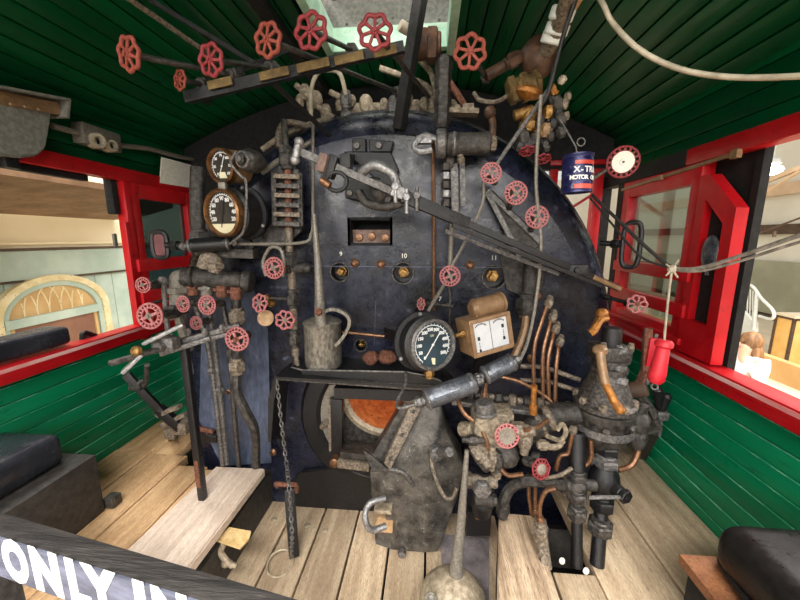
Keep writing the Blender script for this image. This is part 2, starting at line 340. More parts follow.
# ================================================================== SETTING
XL,XR=-1.74,1.16; XC=-.29; YF=2.45; YB=-.35
SILL,HEAD,DECK=.89,1.74,.25
def roofz(x): return 2.40-.36*((x-XC)/1.45)**2
def planks_wall(X,y0,y1,z0,z1,sgn,pitch=.074):
    b=MB(); z=z0
    while z<z1-.005:
        h=min(pitch,z1-z); b.box((X+sgn*.012,(y0+y1)/2,z+h/2),(.024,y1-y0,h-.003),bev=.004); z+=h
    b.box((X+sgn*.035,(y0+y1)/2,(z0+z1)/2),(.02,y1-y0,z1-z0)); return b
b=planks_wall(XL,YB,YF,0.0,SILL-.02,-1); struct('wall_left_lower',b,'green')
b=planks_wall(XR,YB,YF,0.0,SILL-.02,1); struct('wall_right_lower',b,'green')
def edge_glints(X,s):  # thin pale strips paint the glint along the board joints
    b=MB(); z=.074*4
    while z<SILL-.05:
        b.box((X-s*.001,(YB+YF)/2,z-.004),(.004,YF-YB,.0032)); z+=.074
    return b
bl=edge_glints(XL,-1); struct('trim_11',bl,'glintgreen'); bl=edge_glints(XR,1); struct('trim_12',bl,'glintgreen')
b=planks_wall(XL,YB,YF,HEAD+.05,2.05,-1); struct('wall_left_upper',b,'shadegreen')
b=planks_wall(XR,YB,YF,HEAD+.05,2.05,1); struct('wall_right_upper',b,'shadegreen')
# front wall of the cab, with an opening on each side of the boiler
b=MB()
for x0,x1,z0,z1 in ((XL-.02,XR+.02,1.86,2.42),(XL-.02,-1.1,0,1.86),(1.11,XR+.02,0,1.86),(.6,1.11,0,.86)):
    b.box(((x0+x1)/2,YF+.03,(z0+z1)/2),(x1-x0,.05,z1-z0))
struct('wall_front',b,'flatblack')
b=MB()   # red frame of the narrow front window right of the boiler
for c,d in (((.80,YF,1.36),(.05,.04,1.0)),((1.08,YF,1.36),(.06,.05,1.0)),((.94,YF,1.90),(.34,.04,.03)),((.94,YF,.88),(.34,.04,.05))): b.box(c,d,bev=.004)
w=struct('window_1',b,'red')
b=MB(); b.bar((.84,YF-.02,1.56),(1.05,YF-.02,1.70),.03,.015); obj('stay',b,'red',w)
# roof: longitudinal boards following the arch, hatch left open
HX0,HX1,HY0,HY1=-.52,.08,1.25,1.95
b=MB(); nb=40; xs=[XL-.02+(XR-XL+.04)*i/nb for i in range(nb+1)]
for i in range(nb):
    x0,x1=xs[i]+.003,xs[i+1]-.003; xm=(x0+x1)/2
    spans=[(YB,YF)] if not(HX0-.03<xm<HX1+.03) else [(YB,HY0),(HY1,YF)]
    for y0,y1 in spans:
        t=V((x1-x0,0,roofz(x1)-roofz(x0))); u=t.normalized(); n=u.cross(V((0,1,0)))
        b.box((xm,(y0+y1)/2,(roofz(x0)+roofz(x1))/2+.012),(t.length,y1-y0,.024),Matrix((u,V((0,1,0)),n)).transposed(),bev=.006)
struct('ceiling',b,'shadegreen')
b=MB()
n=24
for i in range(n):
    x0,x1=XL-.04+(XR-XL+.08)*i/n,XL-.04+(XR-XL+.08)*(i+1)/n; xm=(x0+x1)/2
    for y0,y1 in ([(YB,YF+.05)] if not(HX0-.06<xm<HX1+.06) else [(YB,HY0-.03),(HY1+.03,YF+.05)]):
        u=V((x1-x0,0,roofz(x1)-roofz(x0))); L=u.length; u.normalize()
        b.box((xm,(y0+y1)/2,(roofz(x0)+roofz(x1))/2+.045),(L+.004,y1-y0,.02),Matrix((u,V((0,1,0)),u.cross(V((0,1,0))))).transposed())
struct('ceiling_outer_skin',b,'flatblack')
# roof hatch: pale green lip, riveted grey coaming, dark raised lid
b=MB(); zt=2.36
for c,d in (((HX0-.01,(HY0+HY1)/2,2.42),(.04,HY1-HY0+.08,.13)),((HX1+.01,(HY0+HY1)/2,2.41),(.04,HY1-HY0+.08,.13)),(((HX0+HX1)/2,HY1+.01,2.42),(HX1-HX0,.04,.11)),(((HX0+HX1)/2,HY0-.01,2.42),(HX1-HX0,.04,.11))): b.box(c,d,bev=.004)
h=thing('roof_hatch','open roof hatch with pale green lip and riveted grey coaming','roof hatch',(-.22,1.6,2.4))
obj('lip',b,'palegreen',h)
b=MB()
b.box((-.22,HY1+.06,2.56),(HX1-HX0+.1,.02,.18))
for i in range(7): b.ball((-.45+i*.08,HY1+.045,2.52+(i%2)*.02),.008,8)
b.box((HX0-.05,1.6,2.56),(.02,.75,.18)); b.box((HX1+.05,1.6,2.56),(.02,.75,.18)); obj('coaming',b,'greybox',h)
b=MB(); b.box((-.22,1.62,2.80),(.8,.66,.03)); b.bar((-.5,1.94,2.6),(-.5,1.9,2.8),.02,.02); b.bar((.06,1.94,2.6),(.06,1.9,2.8),.02,.02); obj('lid',b,'flatblack',h)
# floors
b=MB(); xw=[-.86,-.70,-.53,-.35,-.17,0.0,.2,.36]
for x0,x1 in zip(xw,xw[1:]): b.box(((x0+x1)/2,.6,-.02),(x1-x0-.010,2.5,.04),bev=.002)
struct('floor',b,'wood')
b=MB()
for x0,x1,y1 in ((XL,-1.52,1.62),(-1.52,-1.30,1.60),(-1.30,-1.13,1.52),(-1.13,-1.08,1.50)):
    b.box(((x0+x1)/2,(YB+y1)/2,DECK-.025),(x1-x0-.006,y1-YB,.05),bev=.004)
b.box((-1.56,1.80,DECK-.03),(.36,.4,.05),bev=.004)
struct('floor_left_deck',b,'warmwood')
b=MB()
b.box((-.85,.6,.1),(.03,2.0,.19)); b.box((-1.3,1.5,.1),(.9,.03,.18)); struct('trim_1',b,'boxdark')
b=MB()
for x0,x1,y0,y1 in ((.60,.86,YB,1.95),(.862,XR,YB,2.1),(.45,.60,YB,1.08)):
    b.box(((x0+x1)/2,(y0+y1)/2,DECK-.025),(x1-x0-.006,y1-y0,.05),bev=.004)
struct('floor_right_deck',b,'wood')
b=MB(); b.box((.50,1.32,.11),(.33,.02,.17)); b.box((.68,2.0,.1),(.9,.02,.2)); struct('trim_2',b,'boxdark')
b=MB(); b.box((-.29,1.0,-.08),(2.95,2.8,.03)); struct('floor_underframe',b,'flatblack')
# red sills, heads, posts
def red_side(X,s,n):
    b=MB()
    b.box((X-s*.01,(YB+YF)/2,SILL),(.09,YF-YB,.045),bev=.008)
    b.box((X-s*.035,(YB+YF)/2,SILL-.03),(.035,YF-YB,.045),bev=.006)
    b.box((X,(YB+(YF if s<0 else 1.72))/2,HEAD+.03),(.07,(YF if s<0 else 1.72)-YB,.07),bev=.008)
    w=struct('trim_%d'%n,b,'red')
    b=MB(); b.box((X-s*.0545,(YB+YF)/2,SILL+.006),(.004,YF-YB-.02,.016)); obj('sky_glint_edge',b,'palered',w)  # pale strip paints the sky reflection along the sill edge
b=MB(); b.box((XR,(1.725+YF)/2,HEAD+.03),(.07,YF-1.725,.07)); struct('trim_14',b,'flatblack'); red_side(XL,-1,3); red_side(XR,1,4)  # black box puts the shade on the far beam end into colour
# left forward window
def fixed_window(X,s,y0,y1,name,rails,gl):
    b=MB(); d=.05
    b.box((X,y0+.03,(SILL+HEAD)/2),(d+.006,.055,HEAD-SILL),bev=.006); b.box((X,y1-.03,(SILL+HEAD)/2),(d+.006,.06,HEAD-SILL),bev=.006)
    b.box((X,(y0+y1)/2,HEAD-.04),(d,y1-y0,.10),bev=.006); b.box((X,(y0+y1)/2,SILL+.06),(d,y1-y0,.12),bev=.006)
    w=struct(name,b,'red')
    b=MB()
    for z,h in rails: b.box((X-s*.03,(y0+y1)/2-.02,z),(.035,y1-y0+.02,h),bev=.005)
    obj('rail',b,'red',w)
    b=MB(); b.box((X+s*.01,(y0+y1)/2,(SILL+HEAD)/2),(.006,y1-y0-.06,HEAD-SILL-.12)); obj('pane',b,gl,w); return w
fixed_window(XL,-1,1.915,2.44,'window_2',((1.26,.075),(1.07,.07)),'darkglass')
wl=fixed_window(XR,1,1.62,2.22,'window_3',((1.26,.06),(1.10,.06),(.96,.03)),'dirtyglass')
b=MB(); b.box((XL,1.895,1.29),(.06,.05,.95),bev=.006); b.box((XL+.015,1.862,1.17),(.035,.03,.68),bev=.005); struct('trim_5',b,'red')
b=MB(); b.box((XL-.02,1.84,1.65),(.05,.04,.2),bev=.01); b.box((XL-.02,.9,HEAD-.02),(.04,1.6,.03),bev=.005); struct('trim_6',b,'flatblack')
# right side: black felted screen behind the swung red panel, black corner post
b=MB(); b.box((XR+.05,1.565,1.29),(.02,.29,.92)); b.box((XR+.04,1.425,1.29),(.03,.03,.92)); struct('trim_7',b,'flatblack')
b=MB(); b.box((XR,2.25,1.29),(.06,.06,.92),bev=.005); struct('trim_8',b,'flatblack')
# chamfered red panel with its dark pane and round mirror
p=thing('swing_panel','red wooden wind panel with a cut-off top corner and narrow dark pane','window panel',(XR,1.55,SILL+.02))
def yz(y,z,x): return V((x,y,z))
z0,z1=SILL+.03,1.675; ya,yb=1.615,1.415; cut=.145
out=[(ya,z0),(ya,z1),(ya-.05,z1),(yb,z1-cut),(yb,z0)]; inn=[(ya-.045,z0+.15),(ya-.045,z1-.10),(ya-.048,z1-.10),(yb+.05,z1-cut-.055),(yb+.05,z0+.15)]
b=MB()
for i in range(5):
    j=(i+1)%5; b.prism([yz(*out[i],XR-.035),yz(*out[j],XR-.035),yz(*inn[j],XR-.035),yz(*inn[i],XR-.035)],(.045,0,0))
obj('panel_frame',b,'red',p)
b=MB(); b.prism([yz(*q,XR-.005) for q in inn],(.006,0,0)); obj('pane',b,'flatblack',p)
b=MB(); b.ball((XR-.03,1.51,1.36),.072,20,(.18,.62,1)); obj('mirror',b,'lampmetal',p)
b=MB(); b.bar((XR-.03,1.51,1.27),(XR-.02,1.53,1.36),.012,.012); obj('mirror_bracket',b,'black',p)
# ================================================================== BOILER
BX,BZ=-.22,.90; BY=1.60
def outline(R,y,n=40,zb=-.02):
    pts=[V((BX-R,y,zb)),V((BX-R,y,zb+.45))]
    for i in range(n+1):
        a=PI-PI*i/n; pts.append(V((BX+R*math.cos(a),y,BZ+R*math.sin(a))))
    return pts+[V((BX+R,y,zb+.45)),V((BX+R,y,zb))]
boiler=thing('locomotive_boiler','huge black riveted boiler backhead filling the middle of the cab','boiler',(BX,BY,0))
b=MB(); prev=None
for R,y in ((.965,1.60),(1.0,1.606),(1.035,1.622),(1.065,1.648),(1.09,1.69),(1.105,1.75),(1.11,1.83),(1.11,2.24)):
    r=[b.bm.verts.new(q) for q in outline(R,y)]
    if prev:
        for k in range(len(r)-1): b.face([prev[k],prev[k+1],r[k+1],r[k]])
    prev=r
obj('flanged_shell',b,'boiler',boiler,ang=60)
HC=W(381,418,BY); HR=.312          # fire hole
holes=[(W(340,272,BY),.044,24),(W(403,273,BY),.049,24),(W(494,277,BY),.053,24),(W(361,345,BY),.03,16),(HC,HR,48)]
rect=[W(350,220,BY),W(390,220,BY),W(390,243,BY),W(350,243,BY)]
b=MB(); edges=[]
def loop_edges(pts):
    vs=[b.bm.verts.new(p) for p in pts]; return [b.bm.edges.new((vs[i],vs[(i+1)%len(vs)])) for i in range(len(vs))]
edges+=loop_edges(outline(.965,BY))
for c,r,n in holes: edges+=loop_edges([c+V((math.cos(2*PI*k/n)*r,0,math.sin(2*PI*k/n)*r)) for k in range(n)])
edges+=loop_edges(rect)
bmesh.ops.triangle_fill(b.bm,use_beauty=True,use_dissolve=False,edges=edges)
obj('backhead_plate',b,'boiler',boiler,ang=20)
for i,(c,r,n) in enumerate(holes[:4]):
    b=MB(); b.lathe(c+V((0,.002,0)),(0,1,0),[(r+.006,-.004),(r,-.004),(r,.06),(0,.06)],n)
    h=obj('washout_hole',b,'black',boiler)
    b=MB(); b.ring(c+V((0,-.004,0)),(0,1,0),r*1.02,.0045,24,6); obj('rim',b,'iron',h)
    b=MB(); b.nut(c+V((0,.05,0)),(0,-1,0),r*.6,.02); b.box(c+V((0,.02,0)),(r*.62,.05,r*.62),Matrix.Rotation(.5,3,'Y'),bev=.004); obj('plug',b,'brass',h)
b=MB(); c=sum(rect,V())/4; wd=(rect[1]-rect[0]).length; ht=(rect[0]-rect[3]).length
b.box(c+V((0,.16,0)),(wd,.01,ht)); 
for sx in (-1,1): b.box(c+V((sx*(wd/2+.006),.08,0)),(.012,.16,ht+.024))
for sz in (-1,1): b.box(c+V((0,.0802,sz*(ht/2+.006))),(wd+.0005,.161,.012))
h=obj('inspection_recess',b,'flatblack',boiler)
b=MB(); b.box(c+V((0,.06,-ht*.20)),(wd-.002,.02,ht*.58)); obj('recess_plate',b,'recess',h)
for dx in (-.06,.0,.065):
    b=MB(); b.lathe(c+V((dx,.05,-.022-abs(dx)*.1)),(0,-1,0),[(0,0),(.02,0),(.018,.012),(0,.016)],10); obj('bolt',b,'copper',h)
for px,py in ((355,263),(381,264),(470,265),(273,452),(342,487),(537,296),(531,358),(229,391)):
    q=W(px,py,BY); b=MB(); b.lathe(q,(0,-1,0),[(0,-.005),(.021,-.005),(.021,.006),(.012,.014),(0,.016)],12); b.nut(q+V((0,-.016,0)),(0,1,0),.009,.012); obj('staybolt',b,'copper' if px!=342 else 'rust',boiler)
for t,px,py in (('9',341,254),('10',404,256),('11',494,258),('7',440,299)):
    b=MB(); b.text(t,.029,W(px,py,BY)+V((0,-.002,0)),(1,0,0),(0,0,1),fat=.0002); obj('painted_number',b,'paper',boiler)
b=MB(); b.bar(W(300,266,1.598),W(548,268,1.598),.005,.0035); b.bar(W(376,300,1.598),W(374,345,1.598),.004,.0035); b.bar(W(262,322,1.598),W(300,318,1.598),.005,.0035); obj('weld_seam',b,'blueiron',boiler)
# left lower side sheet, pale blue-grey, and its opening
b=MB(); b.prism([W(203,280,1.588),W(250,280,1.588),W(268,330,1.588),W(271,463,1.588),W(222,466,1.588),W(199,420,1.588)],(0,.010,0)); obj('side_sheet',b,'blueiron',boiler)
# upper collar behind the flange, lagged top
b=MB(); prev=None
for R,y in ((1.105,1.80),(1.135,1.80),(1.135,1.84),(1.105,1.84)):
    r=[b.bm.verts.new(V((BX+R*math.cos(a),y,BZ+R*math.sin(a)))) for a in [PI*(.12+.76*k/40) for k in range(41)]]
    if prev:
        for k in range(40): b.face([prev[k],prev[k+1],r[k+1],r[k]])
    prev=r
obj('collar',b,'black',boiler)
# stay plates on the backhead
def stay(poly,Y,mt,label,bolts=(),dep=.02,name='stay_plate'):
    b=MB(); b.prism([W(x,y,Y) for x,y in poly],(0,dep,0)); bmesh.ops.bevel(b.bm,geom=b.bm.edges[:],offset=.004,segments=1,affect='EDGES')
    o=obj(name,b,mt,boiler)
    for x,y in bolts: b=MB(); b.nut(W(x,y,Y)+V((0,-.006,0)),(0,1,0),.015,.016); obj('bolt',b,'dirtysteel',o)
    return o
t=stay([(485,190),(493,190),(541,239),(541,246),(520,256),(509,250),(500,220)],1.57,'castiron',None,[(518,254)])
b=MB(); b.bar(W(487,191,1.56),W(541,243,1.56),.014,.02); b.bar(W(487,193,1.56),W(518,252,1.56),.014,.02); obj('edge_rib',b,'dirtysteel',t)
stay([(343,151),(391,152),(399,170),(392,187),(379,182),(355,160)],1.56,'black',None,[(392,171)])
stay([(346,172),(357,170),(396,195),(387,206),(345,198)],1.55,'black',None,[(350,193),(388,200)])
stay([(352,138),(366,138),(366,153),(352,152)],1.57,'black',None,[(357,146)])
stay([(369,139),(394,141),(391,152),(369,152)],1.57,'black',None,[(379,146)])
stay([(498,246),(545,262),(545,285),(530,300),(506,290)],1.59,'castiron',None)
# fire hole ring, door leaf, throat
fh=thing('fire_door','round fire hole with half open grey door and orange rusty throat','fire door',HC)
b=MB(); prev=None; n=56
for rr,dy in ((HR-.002,.07),(HR-.002,-.012),(HR+.015,-.03),(HR+.085,-.022),(HR+.105,0)):
    r=[b.bm.verts.new(HC+V((math.cos(a)*rr,dy,math.sin(a)*rr))) for a in [R_(146)+R_(152)*k/n for k in range(n+1)]]
    if prev:
        for k in range(n): b.face([prev[k],prev[k+1],r[k+1],r[k]])
    prev=r
obj('door_ring',b,'black',fh)
b=MB(); b.prism([W(284,492,1.575),W(300,472,1.575),W(333,468,1.575),W(375,470,1.575),W(376,512,1.575),W(330,512,1.575),W(300,512,1.575)],(0,.02,0)); bmesh.ops.bevel(b.bm,geom=b.bm.edges[:],offset=.006,segments=2,affect='EDGES'); obj('apron_plate',b,'black',fh)
b=MB(); b.prism([W(x,y,1.598) for x,y in ((322,353),(436,353),(444,384),(318,384))],(0,-.012,0)); obj('cover_plate',b,'boiler',fh)
TC=W(386,390,1.70); TR=.195
b=MB(); edges=[]
edges+=loop_edges([V((HC.x,1.67,HC.z))+V((math.cos(2*PI*k/48)*HR,0,math.sin(2*PI*k/48)*HR)) for k in range(48)])
edges+=loop_edges([V((TC.x,1.67,TC.z))+V((math.cos(2*PI*k/40)*TR,0,math.sin(2*PI*k/40)*TR)) for k in range(40)])
bmesh.ops.triangle_fill(b.bm,use_beauty=True,use_dissolve=False,edges=edges); obj('back_plate',b,'castiron',fh)
b=MB(); b.lathe(V((TC.x,1.67,TC.z)),(0,-1,0),[(TR,-.03),(TR,.02),(TR+.02,.03),(TR+.045,.02),(TR+.05,0)],44); obj('throat_lip',b,'tan',fh)
b=MB(); b.lathe(V((TC.x,1.65,TC.z)),(0,1,0),[(TR,0),(TR+.01,0),(TR+.01,.5),(TR-.01,.5),(TR,0)],40); th=obj('throat',b,'orangerust',fh)
b=MB(); b.lathe(V((TC.x,2.12,TC.z)),(0,1,0),[(0,0),(TR,0),(TR,.01),(0,.01)],40); obj('throat_end',b,'orangerust',fh)
b=MB()
for k in range(26):
    a=R_(random.uniform(175,300)); y=random.uniform(1.72,2.05); b.ball(V((TC.x+math.cos(a)*TR*.995,y,TC.z+math.sin(a)*TR*.995)),.006,6)
obj('perforations',b,'ink',th)
b=MB(); b.prism([W(x,y,1.592) for x,y in ((322,384),(316,398),(313,414),(315,432),(322,448),(333,462),(341,458),(341,384))],(0,.02,0)); d=obj('door_leaf',b,'conduit',fh)
b=MB(); b.cyl(W(317,431,1.615),W(327,422,1.57),.016); b.cyl(W(316,432,1.61),W(318,430,1.60),.02); obj('latch',b,'dusty',d)
b=MB(); b.box(W(333,402,1.58),(.035,.04,.05),bev=.01); obj('lug',b,'dusty',d)
b=MB(); b.bar(W(337,398,1.56),W(337,452,1.56),.035,.06,bev=.004); obj('post',b,'black',fh)
b=MB(); b.bar(W(330,404,1.555),W(331,450,1.555),.03,.014,bev=.003); obj('post_face',b,'dusty',fh)
b=MB(); b.prism([W(340,452,1.50),W(377,456,1.50),W(384,444,1.62),W(346,441,1.62)],(0,0,-.03)); obj('sill_casting',b,'castiron',fh)
b=MB(); b.bar(W(338,462,1.52),W(370,466,1.52),.035,.045,bev=.006); obj('sill_bar',b,'dusty',fh)
b=MB(); b.lathe(W(335,461,1.53),(0,-1,0),[(0,-.03),(.024,-.03),(.024,.02),(.016,.026),(0,.026)],14); obj('hinge_pin',b,'copper',fh)
# steel shelf above the fire hole
sh=thing('shelf_tray','long black steel tray shelf above the fire hole','shelf',W(355,375,1.5))
zA=W(350,363,1.42).z
b=MB(); 
pl=[V((W(281,375,1.42).x,1.36,zA-.05)),V((W(441,384,1.42).x,1.36,zA-.07)),V((W(441,384,1.42).x,1.59,zA-.05)),V((W(295,375,1.42).x,1.59,zA-.03))]
b.prism(pl,(0,0,-.012)); obj('tray_base',b,'black',sh)
b=MB(); 
pts=[W(295,360,1.59),W(294,366,1.48),W(302,372,1.40),W(406,374,1.37),W(441,383,1.37)]
for p,q in zip(pts,pts[1:]): b.bar(p-V((0,0,.02)),q-V((0,0,.02)),.006,.055)
obj('tray_wall',b,'black',sh)
b=MB(); b.tube([p+V((0,0,.009)) for p in pts],.004,6,n=2); obj('tray_rim',b,'dirtysteel',sh)
b=MB(); b.prism([W(276,376,1.37),W(441,386,1.36),W(441,392,1.36),W(276,380,1.37)],(0,.01,0)); obj('front_lip',b,'iron',sh)
b=MB(); b.prism([W(275,376,1.40),W(281,374,1.40),W(274,400,1.40),W(271,442,1.40),W(268,442,1.40),W(268,400,1.40)],(0,.16,0)); obj('end_bracket',b,'black',sh)
b=MB(); b.box((W(430,395,1.5).x-.18,1.50,W(430,385,1.5).z-.02),(.5,.16,.05)); obj('under_channel',b,'black',sh)
# ================================================================== deck planks and loose things
b=MB(); 
poly=[WZ(216,466,.29),WZ(265,468,.29)]; q1,q2=WZ(190,566,.29),WZ(131,545,.29); poly+=[poly[1]+(q1-poly[1])*2.4,poly[0]+(q2-poly[0])*2.4]
b.prism(poly,(0,0,-.045)); bmesh.ops.bevel(b.bm,geom=b.bm.edges[:],offset=.006,segments=2,affect='EDGES')
tag(obj('step_plank',b,'paleplank'),'pale worn step plank beside the two tall floor levers','plank')
b=MB(); e0,e1,e2,e3=WZ(497,600,.275),WZ(560,600,.275),WZ(533,515,.275),WZ(499,512,.275); e4=e3+(e0-e3)*3.2; e5=V((.44,e4.y,.275)); b.prism([e4,e5,e1,e2,e3],(0,0,-.024)); bmesh.ops.bevel(b.bm,geom=b.bm.edges[:],offset=.005,segments=2,affect='EDGES')
tag(obj('deck_board',b,'deckgrime'),'short stained board under the curved black hose','plank')
tb=MB(); tb.bar(V((e4.x+.012,e4.y,.125)),V((e3.x+.012,e3.y,.125)),.02,.24); struct('trim_13',tb,'boxdark')
b=MB(); b.prism([WZ(444,600,.012),WZ(489,600,.012),WZ(489,537,.012),WZ(440,534,.012)],(0,0,-.010))
pl=tag(obj('floor_plate',b,'platelilac'),'flat grey steel plate on the floor behind the tan funnel can','steel plate')
# ================================================================== GAUGES, LAMPS
def gauge(name,label,c,ax,R,dep,bezel,case,dialm,nums,a0,a1,needle,numsize=.2,back=True,arc=True,nm='white'):
    u,v,w=frame(ax); 
    if v.z<0: u,v=-u,-v
    # screen-right vector seen from the face side
    rt=V((0,0,1)).cross(w).normalized(); up=w.cross(rt)
    g=thing(name,label,'gauge',c)
    b=MB(); prof=[(0,-dep),(R*.98,-dep),(R*1.0,-dep+.008)]
    if back: prof=[(0,-dep),(R*1.2,-dep),(R*1.2,-dep+.012),(R*1.02,-dep+.014),(R*1.02,-dep*.45),(R*1.1,-dep*.4),(R*1.1,-dep*.28),(R*.98,-dep*.22)]
    b.lathe(c,w,prof+[(R*.96,-.012),(R*.9,-.010),(0,-.010)],40); obj('case',b,case,g)
    if back:
        b=MB()
        for k in range(3):
            a=R_(90+120*k); b.ball(c+w*(-dep+.014)+(rt*math.cos(a)+up*math.sin(a))*R*1.12,.008,8)
        obj('screw',b,'steel',g)
    b=MB(); b.lathe(c,w,[(R*.86,-.008),(R*.86,.004),(R*.92,.012),(R,.006),(R*1.0,-.02),(R*.86,-.02)],44); obj('bezel',b,bezel,g)
    b=MB(); b.lathe(c,w,[(R*.87,-.012),(R*.87,-.008),(0,-.008)],40); d=obj('dial',b,dialm,g)
    b=MB(); n=len(nums)
    for i,t in enumerate(nums):
        a=R_(a0+(a1-a0)*i/(n-1)); b.text(t,R*numsize,c+w*-.006+(rt*math.cos(a)+up*math.sin(a))*R*.60,rt,up,fat=R*.006)
    obj('numerals',b,'white',d)
    if arc:
        b=MB(); N=50
        for i in range(N):
            a,a2=R_(a0+(a1-a0)*i/N),R_(a0+(a1-a0)*(i+1)/N)
            q=[c+w*-.0065+(rt*math.cos(x)+up*math.sin(x))*R*r for x,r in ((a,.74),(a2,.74),(a2,.77),(a,.77))]; b.face([b.bm.verts.new(x) for x in q])
            if i%2==0: m=(rt*math.cos(a)+up*math.sin(a)); b.bar(c+w*-.006+m*R*.75,c+w*-.006+m*R*.82,R*.02,.001,up=w)
        obj('scale_marks',b,'white',d)
    b=MB(); a=R_(needle); m=rt*math.cos(a)+up*math.sin(a); b.bar(c-m*R*.62-w*.003,c+m*R*.62-w*.003,R*.035,.0015,up=w); b.cyl(c-w*.006,c-w*.001,R*.05); obj('needle',b,nm,g)
    b=MB(); b.lathe(c,w,[(0,.001),(R*.87,.001),(R*.87,.003),(0,.003)],40); obj('glass_cover',b,'dialglass',g)
    return g,rt,up,w
def lampcyl(name,label,a,b_,r,m,flat=True):
    a,b_=V(a),V(b_); x=(b_-a).normalized(); g=thing(name,label,'gauge lamp',(a+b_)/2)
    mb=MB(); mb.cyl(a,b_,r,seg=20,bev=r*.15); obj('lamp_housing',mb,m,g)
    mb=MB(); mb.cyl(a+x*.004,a+x*.016,r*1.08,seg=20); obj('end_band',mb,'dirtysteel',g)
    mb=MB(); mb.cyl(b_-x*.02,b_-x*.008,r*1.06,seg=20); obj('end_band',mb,'dirtysteel',g)
    mb=MB(); mb.cyl(a-x*r*1.1,a,r*.45,seg=10); mb.nut(a-x*r*.6,x,r*.6,r*.5); obj('cable_gland',mb,'dirtysteel',g)
    mb=MB(); mb.cyl(b_,b_+x*r*.8,r*.4,seg=10); mb.nut(b_+x*r*.3,x,r*.5,r*.4); obj('cable_gland',mb,'dirtysteel',g)
    u=x.cross(V((0,-.75,.66))).normalized(); n=u.cross(x)
    if n.z<0: n=-n
    mb=MB(); mb.bar(a+x*.03+n*r*.95,b_-x*.03+n*r*.95,r*.9,r*.25,up=n,bev=.002); obj('mounting_strip',mb,m,g); return g
c=W(433.5,345,1.20); ax=V((.62,-1,.14)).normalized(); c1=c
R=rad(56,c)
g,rt,up,w=gauge('pressure_gauge','large black pressure gauge with teal dial and grey bezel above the grey lamp tubes',c,ax,R*.93,.10,'dirtysteel','black','dial',['0','50','100','150','200','250','300','350','400','450','500'],232,-38,52,.17)
b=MB(); b.text('LBS',R*.10,c+up*R*.33-w*.006,rt,up); b.box(c-up*R*.6-w*.006,(R*.14,.002,R*.24)); obj('dial_print',b,'dialcream',g)
b=MB(); b.union(c-up*R*1.08-w*.04,up,.02,.03); b.cyl(c-up*R*1.2-w*.04,c-up*R*.9-w*.04,.012); obj('stem',b,'brass',g)
b=MB(); b.bar(c-up*R*.2-w*.1,W(470,400,1.5),.04,.015); b.bar(c-w*.1,c-w*.38,.05,.05); obj('bracket',b,'black',g)
# brown twin scale box
TY=1.30
o=W(449,383,TY); fx=(W(507,352,TY+.03)-W(452,386,TY)); 
c=W(490.5,334,1.26); fr=V((.44,-1,.10)).normalized(); rt=V((0,0,1)).cross(fr).normalized(); rt=(rt+V((0,0,.16))).normalized(); up=fr.cross(rt); bm=Matrix((rt,-fr,up)).transposed()
w_=rad(46,c); h_=rad(37,c)
t=thing('draft_gauge','brown metal box gauge with white twin scale face and round drum on top','gauge',c-up*h_)
b=MB(); b.box(c-fr*.05,(w_*2,.10,h_*2),bm,bev=.006); obj('case',b,'brown',t)
b=MB()
for sx in (-1,1): b.box(c+rt*sx*(w_-.006)+fr*.006,(.016,.014,h_*2),bm,bev=.003)
for sz in (-1,1): b.box(c+up*sz*(h_-.006)+fr*.006,(w_*2,.014,.016),bm,bev=.003)
obj('front_frame',b,'brown',t)
b=MB(); b.box(c+fr*.002,(w_*2-.022,.004,h_*2-.022),bm); d=obj('scale_plate',b,'dialwhite',t)
b=MB(); b.box(c+fr*.0045,(.0015,.001,h_*1.75),bm)
for sx,dz in ((-1,-.25),(1,.12)):
    q=c+fr*.0045+rt*sx*w_*.62+up*h_*dz
    b.box(q+up*.012,(.010,.001,.014),bm); b.box(q-up*.035,(.009,.001,.012),bm)
    for k in range(5): b.box(q-up*(.004+k*.006),(.003,.001,.003),bm)
    for k in range(9):
        a=R_(60+60*k/8)*1.0; b.box(c+fr*.0045+rt*(sx*w_*.45+math.cos(a)*w_*.5*sx)+up*(math.sin(a)*h_*.8-h_*.1),(.003,.001,.006),bm)
obj('scale_print',b,'ink',d)
b=MB(); b.box(c+fr*.008,(w_*2-.03,.002,h_*2-.03),bm); obj('glass_cover',b,'dialglass',t)
q=c+up*(h_+.028)-fr*.05+rt*.012; b=MB(); b.lathe(q-rt*w_*.62,rt,[(0,0),(.025,.003),(.038,.018),(.038,w_*1.5),(.042,w_*1.5),(.042,w_*1.62),(.03,w_*1.64),(0,w_*1.64)],24); b.box(q+rt*.01-up*.03,(w_*1.3,.05,.03),bm); obj('top_drum',b,'brown',t)
b=MB(); b.nut(c-rt*(w_+.012)-fr*.03+up*.02,rt,.014,.02); b.cyl(c-rt*w_-fr*.03+up*.02,c-rt*(w_+.04)-fr*.03+up*.02,.008); obj('fitting',b,'brass',t)
b=MB(); b.bar(c-up*(h_+.015)-fr*.05,c-up*(h_+.2)-fr*.2,.06,.02); obj('bracket',b,'black',t)
lampcyl('gauge_lamp','grey lamp tube angled below the large black pressure gauge',W(425,400,1.17),W(475,382,1.22),.038,'lampmetal')
lampcyl('gauge_lamp','grey lamp tube under the brown twin scale box',W(483,376,1.24),W(514,361,1.27),.034,'lampmetal')
lampcyl('gauge_lamp','dark lamp tube below the twin brass rimmed gauges',W(188,246,1.36),W(232,243,1.40),.028,'black')
b=MB(); b.tube([W(406,372,1.34),W(405,385,1.28),W(397,402,1.20),W(400,408,1.17),W(420,403,1.17)],.006,8); tag(obj('lamp_cable',b,'dirtysteel'),'bent thin grey tube from shelf edge to the lower lamp tube','tube')
